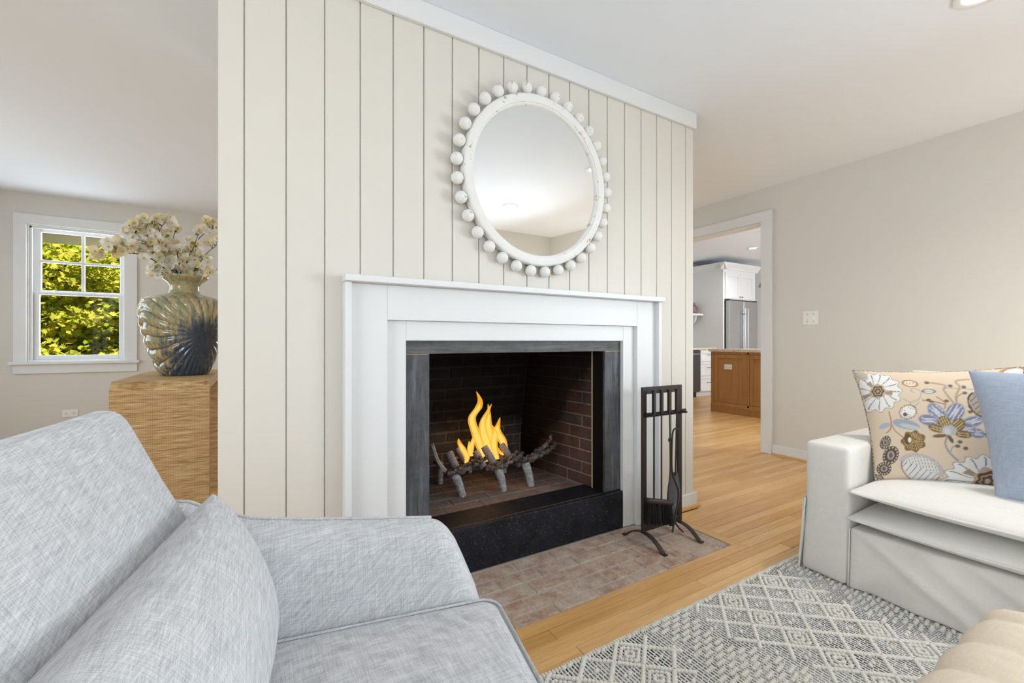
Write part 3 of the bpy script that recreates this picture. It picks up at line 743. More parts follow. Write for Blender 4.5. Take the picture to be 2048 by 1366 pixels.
def flame(poly, Y):
    """poly: (u, v, half width px) along the flame spine, from base to tip"""
    n = 10; P = cr([CP(u, v, Y + .02 * math.sin(i * 1.7)) for i, (u, v, w) in enumerate(poly)], 8 * (len(poly) - 1))
    W = [w for _, _, w in poly]; vv = []; ht = []; m_ = len(P)
    for i, p in enumerate(P):
        s = i / (m_ - 1) * (len(W) - 1); k = min(int(s), len(W) - 2); w = (W[k] * (1 - (s - k)) + W[k + 1] * (s - k)) / 869 * 3.0
        for j in range(n):
            a = 2 * math.pi * j / n
            vv.append((p.x + w * math.cos(a) * .9, p.y + w * .55 * math.sin(a), p.z)); ht.append(i / (m_ - 1))
    f = [(i * n + j, i * n + (j + 1) % n, (i + 1) * n + (j + 1) % n, (i + 1) * n + j) for i in range(m_ - 1) for j in range(n)] + [tuple(range(n))[::-1], tuple(range((m_ - 1) * n, m_ * n))]
    o = obj('flame', MB().add(vv, f), FLAME, fire, 179)
    a = o.data.attributes.new('heat', 'FLOAT', 'POINT'); a.data.foreach_set('value', ht)
    vc = []; hc = []
    for i in range(m_):
        q = Vector(P[min(m_ - 1, int(i * .80))]); s = i / (m_ - 1)
        for j in range(n):
            w = Vector(vv[min(m_ - 1, int(i * .80)) * n + j]) - q
            k_ = (.62 - .1 * s) if s < .8 else .54 * max(.02, (1 - s) / .2)
            vc.append(tuple(q + w * k_)); hc.append(s)
    o2 = obj('flame_core', MB().add(vc, f), FCORE, o, 179)
    a = o2.data.attributes.new('heat', 'FLOAT', 'POINT'); a.data.foreach_set('value', hc)
flame([(974, 922, 7), (962, 893, 11), (950, 862, 9), (944, 836, 8), (957, 815, 8), (960, 800, 5), (953, 783, .5)], 2.30)
flame([(985, 918, 6), (976, 893, 11), (966, 862, 9), (966, 842, 6), (976, 822, 4), (983, 808, .5)], 2.26)
flame([(984, 910, 8), (982, 880, 11), (976, 850, 9), (978, 828, 4), (976, 808, .5)], 2.33)
flame([(1012, 900, 5), (1004, 880, 10), (994, 862, 9), (996, 850, 5), (1000, 835, .5)], 2.30)
flame([(994, 918, 5), (988, 890, 8), (990, 868, 8), (984, 850, .5)], 2.24)
flame([(943, 912, 4), (942, 895, 7), (947, 880, 5), (949, 866, .5)], 2.32)
flame([(940, 912, 3), (939, 896, 5), (938, 882, .5)], 2.28)
flame([(932, 926, 3), (934, 914, 6), (926, 898, 6), (919, 886, 4), (917, 877, .5)], 2.18)
flame([(1016, 908, 2), (1008, 910, 4), (1001, 905, 4), (996, 895, .5)], 2.22)
light('fire_glow', 'POINT', (1.12, 2.24, .50), 1.6, (1.0, .5, .18), shadow_soft_size=.08)
# ================================================================== ARMCHAIR
E1 = Vector((.9816, -.1908, 0)); E2 = Vector((.1908, .9816, 0)); YC = .645
def CW(x, y, z): p = E1 * x + E2 * y; return (p.x, p.y, z)
GREYF = cloth('grey_blue_tweed', srgb(160, 162, 165), srgb(226, 226, 227), contrast=(.37, .61), bump=.3)
CREAMW = cloth('white_linen', srgb(230, 227, 220), srgb(247, 245, 239), contrast=(.3, .7), bump=.2)
BLUEF = cloth('pale_blue_wool', srgb(150, 163, 184), srgb(190, 199, 214), contrast=(.33, .66), bump=.45)
OTTO = cloth('beige_linen', srgb(206, 190, 166), srgb(230, 216, 196), contrast=(.3, .7), bump=.25)
PIPE = plain('grey_blue_piping', srgb(178, 182, 189), .95, 0, .1)
PZ = [.28, .47, .65, .70, .76, .83, .90, .95]; PX = [-.11, -.20, -.285, -.312, -.344, -.377, -.412, -.436]
xf = lambda z: float(np.interp(z, PZ, PX))
ch = thing('armchair', 'pale grey-blue tweed armchair with a sweeping low arm', 'armchair', CW(-.05, YC, 0))
def bk(x, y, z):
    zw = .605 + z; yy = y / .36
    k = 1 - .68 * min(1, max(0, (zw - .66) / .22)) ** 1.3
    return CW(xf(zw) + (x - .065) * k + .018 * (1 - yy * yy), YC + y, zw)
obj('backrest', MB().rbox((.13, .75, .60), .036, (2, 16, 22), bk), GREYF, ch, 179)
TX = [-.47, -.40, -.346, -.318, -.283, -.21, -.1, 0, .175, .3]; TZ = [.70, .708, .712, .708, .690, .664, .648, .637, .618, .606]
FZz = [.18, .30, .40, .47, .549, .615, .7]; FXx = [.285, .285, .272, .258, .226, .196, .16]
def arm(sg):
    def f(x, y, z):
        s = (x + .35) / .70; v = (z + .22) / .44; zn = .18 + v * .44
        x1 = float(np.interp(zn, FZz, FXx)); xx = -.45 + s * (x1 + .45)
        zz = .18 + v * (float(np.interp(xx, TX, TZ)) - .18)
        yi = .928 + max(-.01, (zz - .47) * .22)
        yy = yi + .047 + y
        return CW(xx, yy if sg > 0 else 2 * YC - yy, zz)
    o = obj('arm', MB().rbox((.70, .094, .44), .042, (26, 2, 12), f), GREYF, ch, 179)
    pts = [f(x, .012, .2195) for x in np.linspace(-.30, .315, 40)]
    obj('piping', MB().tube([(p[0], p[1], p[2] + .001) for p in pts], .0035, 6), GREYF, o, 179)
arm(1); arm(-1)
def st_(x, y, z):
    cr_ = .016 * (1 - (x / .29) ** 2) * (1 - (y / .29) ** 2) * (1 if z > 0 else 0)
    return CW(.012 + x, YC + y, .398 + z + cr_)
sc_ = obj('seat_cushion', MB().rbox((.57, .564, .148), .042, (14, 14, 3), st_), GREYF, ch, 179)
pts = []
hx, hy, rc = .285 - .011, .282 - .011, .04
for (cx_, cy_, a0) in ((hx - rc, hy - rc, 0), (-hx + rc, hy - rc, 90), (-hx + rc, -hy + rc, 180), (hx - rc, -hy + rc, 270)):
    for k in range(7):
        a = R(a0 + k * 15); pts.append(CW(.012 + cx_ + rc * math.cos(a), YC + cy_ + rc * math.sin(a), .398 + .074 - .006))
pts.append(pts[0])
obj('piping', MB().tube(pts, .0034, 6), GREYF, sc_, 179)
obj('seat_base', MB().rbox((.60, .60, .15), .02, (3, 3, 2), lambda x, y, z: CW(-.03 + x, YC + y, .247 + z)), GREYF, ch, 60)
for (x, y) in ((.20, .26), (.20, -.26), (-.27, .26), (-.27, -.26)):
    obj('leg', MB().tube([CW(x, YC + y, .185), CW(x * 1.08, YC + y * 1.05, .001)], [.022, .012], 10), LEGW, ch, 60)

def pillow_mesh(TL, TR, BL, BR, T, n=40, pinch=.05, ear=.0, both=True, pw=.5, bulge=1.0):
    TL, TR, BL, BR = map(Vector, (TL, TR, BL, BR)); N = ((TR - BL).cross(TL - BR)).normalized()
    v = []; f = []
    for side in (1, -1):
        for j in range(n + 1):
            for i in range(n + 1):
                u = -math.cos(math.pi * i / n); w = -math.cos(math.pi * j / n)
                uu = u * (1 - pinch * (1 - w * w) * abs(u)); ww = w * (1 - pinch * (1 - u * u) * abs(w))
                a, c = (uu + 1) / 2, (ww + 1) / 2
                p = BL.lerp(BR, a).lerp(TL.lerp(TR, a), c)
                th = T / 2 * max(0, (1 - u * u) * (1 - w * w)) ** pw
                v.append(tuple(p + N * (th * side)))
    m_ = n + 1
    for s in (0, 1):
        for j in range(n):
            for i in range(n):
                q = (s * m_ * m_ + j * m_ + i, s * m_ * m_ + j * m_ + i + 1, s * m_ * m_ + (j + 1) * m_ + i + 1, s * m_ * m_ + (j + 1) * m_ + i)
                f.append(q if s == 0 else q[::-1])
    return MB().add(v, f)
def weld(o, d=1e-5):
    bm = bmesh.new(); bm.from_mesh(o.data); bmesh.ops.remove_doubles(bm, verts=bm.verts, dist=d); bmesh.ops.recalc_face_normals(bm, faces=bm.faces); bm.to_mesh(o.data); bm.free()
# lumbar cushion on the armchair
c0, c1 = .988, .36
o = obj('throw_pillow', pillow_mesh(CW(-.265, c1, .735), CW(-.265, c0, .735), CW(-.165, c1, .470), CW(-.165, c0, .470), .17, 36, .04, pw=.42), GREYF, None, 179, fix=False); weld(o)
tag(o, 'grey-blue tweed lumbar pillow leaning in the armchair', 'pillow')

# ================================================================== CONSOLE, VASE, BLOSSOM
GRASS = NT('woven_grasscloth')
tc = GRASS.n('TexCoord'); sp = GRASS.n('SeparateXYZ'); GRASS.l(tc.outputs['Object'], sp.inputs[0])
hz = GRASS.math('ADD', sp.outputs[2], GRASS.math('MULTIPLY', sp.outputs[1], -1.0))
def gvec(sx, sz):
    c = GRASS.n('CombineXYZ'); GRASS.l(GRASS.math('MULTIPLY', sp.outputs[0], sx), c.inputs[0]); GRASS.l(GRASS.math('MULTIPLY', hz, sz), c.inputs[1]); return c.outputs[0]
n1 = GRASS.noise(gvec(11, 300), 1, 3, .65); n2 = GRASS.noise(gvec(5, 90), 1, 3, .6); n3 = GRASS.noise(gvec(12, 420), 1, 2, .6)
wv = GRASS.math('SINE', GRASS.math('MULTIPLY', sp.outputs[0], 900.0))
c = GRASS.ramp(GRASS.math('ADD', GRASS.math('MULTIPLY', n1, .62), GRASS.math('MULTIPLY', n2, .38)), [(.33, srgb(120, 84, 46)), (.41, srgb(176, 136, 86)), (.5, srgb(206, 170, 120)), (.62, srgb(230, 204, 160))])
c = GRASS.mix(GRASS.ramp(n3, [(.33, .6), (.45, 0)]), c, srgb(92, 62, 34))
c = GRASS.mix(GRASS.math('MULTIPLY', GRASS.ramp(wv, [(.5, 0), (1, 1)]), .28), c, srgb(110, 78, 44))
GRASS.color(c); GRASS.set(Roughness=.7, Specular_IOR_Level=.2); GRASS.bump(GRASS.math('ADD', n1, n3), .6, .003); GRASS = GRASS.m
CX0, CX1, CY0, CY1, CZ, CR_ = -.60, -.207, 2.75, 3.75, .835, .065
t = thing('console_table', 'waterfall console table wrapped in woven tan grasscloth', 'table', (-.4, 3.25, 0))
arc = lambda cx, cy, a0, a1: [(cx + CR_ * math.cos(R(a)), cy + CR_ * math.sin(R(a))) for a in np.linspace(a0, a1, 9)]
top = [(CY0, CZ - CR_)] + arc(CY0 + CR_, CZ - CR_, 180, 90) + arc(CY1 - CR_, CZ - CR_, 90, 0) + [(CY1 - .05, CZ - CR_), (CY1 - .05, CZ - .05), (CY0 + .05, CZ - .05), (CY0 + .05, CZ - CR_)]
obj('top_panel', MB().prism(top, 0, CX0, CX1), GRASS, t, 30)
for y in (CY0, CY1 - .05): obj('leg_panel', MB().cbox(CX0, y, .001, CX1, y + .05, CZ - CR_, .001), GRASS, t)

vx, vy, vz = -.356, 3.16, CZ + .0005
K = .002954 / 5.94
VP = [(0.0, 1250), (215, 1250), (230, 1240), (265, 1150), (300, 1050), (335, 950), (362, 850), (385, 750), (405, 650), (414, 550), (408, 450), (372, 380), (300, 342), (215, 318), (155, 300), (140, 270), (137, 215), (160, 175), (195, 145), (228, 115), (240, 98), (236, 92), (215, 100), (150, 150), (110, 215), (110, 300), (250, 380), (250, 900), (0.0, 1150)]
zz_ = [(1250 - y) * K for _, y in VP]; rr_ = [r * K for r, _ in VP]
pr = []
for i in range(len(VP) - 1):
    k = max(1, int(math.hypot(rr_[i + 1] - rr_[i], zz_[i + 1] - zz_[i]) / .007))
    if i > 21: k = min(k, 4)
    for q in range(k): pr.append((rr_[i] + (rr_[i + 1] - rr_[i]) * q / k, zz_[i] + (zz_[i + 1] - zz_[i]) * q / k, i))
NV = 180; vv = []; dist = []; ridge = []
ang0 = math.atan2(-vy, -vx); s0 = ang0 + R(27); z0 = .225
for (r, z, i) in pr:
    for k in range(NV):
        th = 2 * math.pi * k / NV; ds = (th - s0 + math.pi) % (2 * math.pi) - math.pi
        px = max(r, .03) * ds; pz = z - z0
        if abs(ds) > math.pi / 2: px = max(r, .03) * (math.pi - abs(ds)) * (1 if ds > 0 else -1)
        if pz < 0: px *= 1 + .5 * min(1, -pz / .2)
        pz2 = pz if pz > 0 else pz * .75
        d = math.hypot(px, pz2); a = math.atan2(pz2, px)
        body = 1.0 if (0 < i < 13) else 0.0
        fade = body * min(1, d / .06) * min(1, z / .03) * min(1, max(0, (.475 - z) / .05))
        rd = abs(math.sin(a * 15 + .35 * math.sin(d * 25)))
        r2 = r + fade * (.0115 * rd - .005)
        vv.append((vx + r2 * math.cos(th), vy + r2 * math.sin(th) * .92, vz + z)); dist.append(d if body else .3); ridge.append(rd if fade > 0 else .8)
m_ = len(pr); fc = [(i * NV + k, i * NV + (k + 1) % NV, (i + 1) * NV + (k + 1) % NV, (i + 1) * NV + k) for i in range(m_ - 1) for k in range(NV)]
GLZ = NT('drip_glaze'); a1 = GLZ.n('Attribute'); a1.attribute_name = 'pole'; a2 = GLZ.n('Attribute'); a2.attribute_name = 'ridge'
ns = GLZ.noise(GLZ.coord((60, 60, 7)), 1, 4, .65); nb = GLZ.noise(GLZ.coord(), 9, 3, .6); sz_ = GLZ.n('SeparateXYZ'); GLZ.l(GLZ.n('TexCoord').outputs['Object'], sz_.inputs[0])
c = GLZ.mix(GLZ.ramp(ns, [(.4, 0), (.62, 1)]), srgb(190, 168, 116), srgb(128, 140, 116))
lowz = GLZ.math('MULTIPLY_ADD', sz_.outputs[2], -3.8, 4.48)
bl = GLZ.math('ADD', GLZ.math('MULTIPLY', ns, 2.4), GLZ.math('SUBTRACT', lowz, GLZ.math('MULTIPLY', a1.outputs['Fac'], 5.0)))
c = GLZ.mix(GLZ.ramp(GLZ.math('MULTIPLY', bl, .35), [(.18, 0), (.46, .95)]), c, srgb(38, 66, 92))
c = GLZ.mix(GLZ.ramp(a1.outputs['Fac'], [(.02, .9), (.12, 0)]), c, srgb(22, 30, 52))
c = GLZ.mix(GLZ.ramp(a2.outputs['Fac'], [(.0, .95), (.42, 0)]), c, srgb(58, 36, 20))
GLZ.color(c); GLZ.set(Roughness=.12, Specular_IOR_Level=.6, Coat_Weight=.5); GLZ = GLZ.m
vase = obj('vase', MB().add(vv, fc), GLZ, None, 179)
for nm, dat in (('pole', dist), ('ridge', ridge)):
    a = vase.data.attributes.new(nm, 'FLOAT', 'POINT'); a.data.foreach_set('value', dat)
tag(vase, 'glossy blue and tan ceramic vase with fanned shell ridges', 'vase')

BARK = plain('dark_branch_bark', srgb(66, 40, 34), .8)
def petalmat(name, c1, c2):
    m = NT(name); cl_ = m.mix(m.noise(m.coord(), 50, 2), c1, c2); d = m.n('BsdfDiffuse'); tl = m.n('BsdfTranslucent'); mx = m.n('MixShader'); mx.inputs[0].default_value = .4
    m.l(cl_, d.inputs[0]); m.l(cl_, tl.inputs[0]); m.l(d.outputs[0], mx.inputs[1]); m.l(tl.outputs[0], mx.inputs[2]); m.l(mx.outputs[0], m.out.inputs['Surface'])
    return m.m
PET = [petalmat('petal_ivory', srgb(248, 244, 228), srgb(255, 254, 248)), petalmat('petal_cream', srgb(244, 230, 186), srgb(252, 244, 218)), petalmat('petal_blush', srgb(248, 234, 210), srgb(252, 244, 232))]
CENT = plain('blossom_centre', srgb(196, 180, 60), .7); LEAFO = plain('olive_leaf', srgb(138, 128, 46), .7)
def blossom_mesh(mat, seed):
    rg = random.Random(seed); b = MB()
    for k in range(5):
        a = 2 * math.pi * k / 5 + rg.uniform(-.15, .15); L = rg.uniform(.024, .031); W = L * .48; up = rg.uniform(.25, .6)
        M = Matrix.Rotation(a, 4, 'Z') @ Matrix.Rotation(-up, 4, 'Y')
        v = [(0.002, 0, 0), (L * .4, -W * .8, .002), (L * .5, 0, -.004), (L * .4, W * .8, .002), (L * .8, -W, .006), (L * .85, 0, .001), (L * .8, W, .006), (L, -W * .45, .011), (L * .97, 0, .008), (L, W * .45, .011)]
        b.add(v, [(0, 1, 2), (0, 2, 3), (1, 4, 5, 2), (2, 5, 6, 3), (4, 7, 8, 5), (5, 8, 9, 6)], M)
    me = bpy.data.meshes.new('blossom'); n0 = len(b.f)
    b.lathe([(.005, 0.0), (.0045, .006), (.001, .008)], 6)
    me.from_pydata(b.v, [], b.f); me.materials.append(mat); me.materials.append(CENT)
    me.polygons.foreach_set('use_smooth', [True] * len(me.polygons))
    for i, p in enumerate(me.polygons): p.material_index = 0 if i < n0 else 1
    return me
BM = [blossom_mesh(PET[i % 3], i) for i in range(6)]
rg = random.Random(21)
BR_ = [([(354, 562), (320, 530), (285, 510), (245, 506), (205, 500), (180, 496)], -.10, 'blossom branch reaching far left across the window'),
       ([(356, 562), (332, 522), (305, 492), (288, 462), (262, 452)], -.06, 'blossom branch arching up left, heavy with white flowers'),
       ([(360, 562), (338, 515), (318, 478), (324, 452), (342, 438)], .03, 'tallest blossom branch near the middle of the spray'),
       ([(362, 562), (354, 505), (347, 475), (356, 456)], .10, 'short upright blossom branch behind the tallest one'),
       ([(366, 562), (374, 522), (386, 498), (396, 470)], -.04, 'blossom branch leaning slightly right of the middle'),
       ([(370, 562), (386, 522), (395, 482), (414, 464), (436, 452)], .05, 'blossom branch reaching high right to the plank wall'),
       ([(374, 562), (396, 532), (412, 508), (432, 492)], .0, 'blossom branch leaning right below the highest right one'),
       ([(374, 562), (400, 552), (420, 546), (440, 536)], -.05, 'low blossom branch drooping right over the vase rim'),
       ([(352, 562), (326, 546), (300, 541)], -.02, 'low blossom branch drooping left over the vase rim')]
FL = [(190, 500), (196, 512), (214, 488), (205, 515), (228, 500), (246, 484), (262, 492), (275, 466), (290, 452), (262, 452), (256, 462), (285, 440), (268, 446), (310, 455), (296, 464), (325, 440), (336, 436), (343, 448), (312, 440), (345, 458), (356, 466), (300, 490), (316, 500), (330, 490), (345, 500), (278, 500), (290, 512), (268, 498), (320, 516), (335, 526), (310, 530), (350, 538), (375, 500), (385, 520), (395, 492), (402, 508), (372, 512), (405, 455), (420, 448), (430, 456), (398, 462), (420, 490), (430, 482), (412, 518), (425, 540), (415, 548), (405, 556), (372, 540), (358, 545), (390, 545), (300, 541), (312, 546), (326, 500), (282, 486), (306, 478), (340, 512), (362, 520), (326, 466), (334, 476), (350, 482), (392, 530), (382, 484), (268, 476), (250, 498), (280, 456), (300, 448), (322, 508), (344, 520), (366, 530), (400, 536), (378, 552), (342, 548), (336, 540), (414, 444), (424, 462), (386, 508), (396, 520), (364, 504)]
bt = []; vyy = vy
for i, (pts, dY, lab) in enumerate(BR_):
    P3 = [CP(u, v, vyy + dY * min(1, j / 2.0) + (0 if j else 0)) for j, (u, v) in enumerate(pts)]
    P3[0] = Vector((vx + (P3[0].x - vx) * .6, vy, vz + .52)); P3.insert(0, Vector((vx + (P3[0].x - vx) * .2, vy, vz + .30)))
    br = thing('blossom_branch', lab, 'branch', P3[0], 'cream blossom branches in the vase')
    C = cr(P3, 30); rad = [.0042 * (1 - .7 * k / len(C)) for k in range(len(C))]
    obj('stem', MB().tube(C, rad, 6), BARK, br, 179); bt.append((br, C))
for (u, v) in FL:
    best = None
    for br, C in bt:
        for p in C[8:]:
            q = pj(p.x, p.y, p.z); d = math.hypot(q[0] - u, q[1] - v)
            if best is None or d < best[0]: best = (d, br, p)
    d, br, p = best
    for rep in range(3):
        tgt = CP(u + rg.uniform(-6, 6), v + rg.uniform(-6, 6), p.y + rg.uniform(-.05, .05))
        if rep == 0 or d > 8: obj('twig', MB().tube([p, (p + tgt) / 2 + Vector((0, 0, -.006)), tgt], [.0018, .0014, .001], 5), BARK, br)
        o = bpy.data.objects.new('blossom', rg.choice(BM)); COL.objects.link(o)
        o.parent = br; o.matrix_parent_inverse = Matrix.Translation(-Vector(br.location)); o.location = tgt
        dr = (Vector((0, -1, .25)) + Vector((rg.uniform(-1, 1), rg.uniform(-.5, .5), rg.uniform(-.7, .9)))).normalized()
        o.rotation_euler = (Matrix.Rotation(0, 4, 'Z') @ dr.to_track_quat('Z', 'Y').to_matrix().to_4x4() @ Matrix.Rotation(rg.uniform(0, 6), 4, 'Z')).to_euler(); s_ = rg.uniform(.85, 1.2); o.scale = (s_, s_, s_)
    if rg.random() < .28:
        q = tgt + Vector((rg.uniform(-.02, .02), 0, rg.uniform(-.02, .02))); a = rg.uniform(0, 6)
        M = Matrix.Translation(q) @ Matrix.Rotation(a, 4, 'Y') @ Matrix.Rotation(rg.uniform(-.6, .6), 4, 'X')
        obj('leaf', MB().add([(0, 0, 0), (.008, -.002, .010), (.005, 0, .026), (-.002, .002, .032), (-.009, -.002, .022), (-.009, -.002, .009)], [(0, 1, 2, 3), (0, 3, 4, 5)], M), LEAFO, br)

# ================================================================== SOFA
so = thing('sofa', 'white slipcovered sofa with stacked seat cushions beside the beige wall', 'sofa', (2.6, -.15, .012))
def wr(a, amp=.006):
    def f(x, y, z):
        p = a(x, y, z); q = Vector(p); low = max(0, (.32 - q.z) / .3)
        w = mnoise.noise(Vector((q.x * 3, q.y * 5, q.z * 4 + q.y * 3))) * amp + mnoise.noise(Vector((q.x * 9, q.y * 11 + q.z * 7, q.z * 6))) * amp * .35
        s = -1 if x < 0 else .2
        return (q.x + w * (1.0 + 1.6 * low) * (1 if x < 0 else 0) - .012 * low * (1 if x < 0 else 0), q.y + w * .6 * (1 if y > 0 else .3) + .012 * low * (1 if (y > 0 and q.y > .9) else 0), q.z)
    return f
obj('arm', MB().rbox((.95, .171, .572), .022, (20, 4, 14), wr(lambda x, y, z: (2.605 + x, .9295 + y, .300 + z))), CREAMW, so, 179)
obj('arm', MB().rbox((.95, .171, .572), .022, (20, 4, 14), wr(lambda x, y, z: (2.605 + x, -1.2625 + y, .300 + z))), CREAMW, so, 179)
def skirt(x, y, z):
    Y, Z = -.166 + y, .136 + z; c = 0
    if x < 0:
        for (ya, sl, am, wd) in ((.80, .62, .012, .020), (.62, .75, .009, .028), (.47, .55, .012, .022), (.20, .6, .010, .025), (-.3, .65, .011, .025)):
            d = (Z - .245) + (ya - Y) * sl; c += am * math.exp(-(d / wd) ** 2) * max(0, min(1, (ya + .06 - Y) / .10)) * max(0, min(1, (Y - ya + .42) / .1))
    return (2.492 + x - c, Y, Z)
obj('skirt_panel', MB().rbox((.72, 2.016, .245), .012, (6, 130, 18), wr(skirt, .012)), CREAMW, so, 179)
obj('skirt_seam', MB().tube([(2.127, .842, .255), (2.121, .842, .15), (2.113, .842, .02)], .003, 6), CREAMW, so)
obj('skirt_seam', MB().tube([(2.128, 1.012, .33), (2.119, 1.020, .2), (2.110, 1.030, .016)], .004, 6), CREAMW, so)
obj('skirt_flap', MB().prism([(1.018, .33), (1.024, .2), (1.037, .016), (1.032, .016), (1.018, .2)], 0, 2.120, 2.26), CREAMW, so)
obj('back_frame', MB().rbox((.18, 2.02, .74), .03, (3, 10, 8), lambda x, y, z: (2.985 + x, -.166 + y, .385 + z)), CREAMW, so, 179)
def kcush(name, x0, x1, y0, y1, zc, T, n=(26, 60), par=so):
    v = []; f = []; m1, m2 = n[0] + 1, n[1] + 1
    for s in (1, -1):
        for j in range(m2):
            for i in range(m1):
                u = -math.cos(math.pi * i / n[0]); w = -math.cos(math.pi * j / n[1])
                th = T / 2 * ((1 - abs(u) ** 3.2) * (1 - abs(w) ** 9)) ** .54
                x = (x0 + x1) / 2 + u * (x1 - x0) / 2; y = (y0 + y1) / 2 + w * (y1 - y0) / 2
                sag = .004 * mnoise.noise(Vector((x * 4, y * 4, zc * 9)))
                v.append((x - (.0 if abs(u) < .99 else .0), y, zc + s * th + sag * (1 - u * u)))
    for s in (0, 1):
        for j in range(n[1]):
            for i in range(n[0]):
                q = (s * m1 * m2 + j * m1 + i, s * m1 * m2 + j * m1 + i + 1, s * m1 * m2 + (j + 1) * m1 + i + 1, s * m1 * m2 + (j + 1) * m1 + i); f.append(q if s == 0 else q[::-1])
    o = obj(name, MB().add(v, f), CREAMW, par, 179, fix=False); weld(o)
    obj('welt', MB().tube([(x0 + .1, y1 - .001, zc), (x0 + .02, y1 - .002, zc), (x0 - .002, y1 - .012, zc), (x0 - .003, y1 - .05, zc)] + [(x0 - .003, y, zc + .003 * math.sin(y * 9)) for y in np.linspace(y1 - .15, y0 + .01, 30)], .0045, 6), CREAMW, o, 179)
kcush('seat_cushion', 2.088, 2.88, -1.155, .838, .306, .112)
kcush('seat_cushion', 2.092, 2.88, -1.155, .832, .413, .112)
def bcush(y0, y1):
    o = obj('back_cushion', pillow_mesh((2.86, y1, .885), (2.86, y0, .885), (2.78, y1, .475), (2.78, y0, .475), .15, 30, .015, pw=.3), CREAMW, so, 179, fix=False); weld(o)
bcush(-.155, .862); bcush(-1.16, -.165)

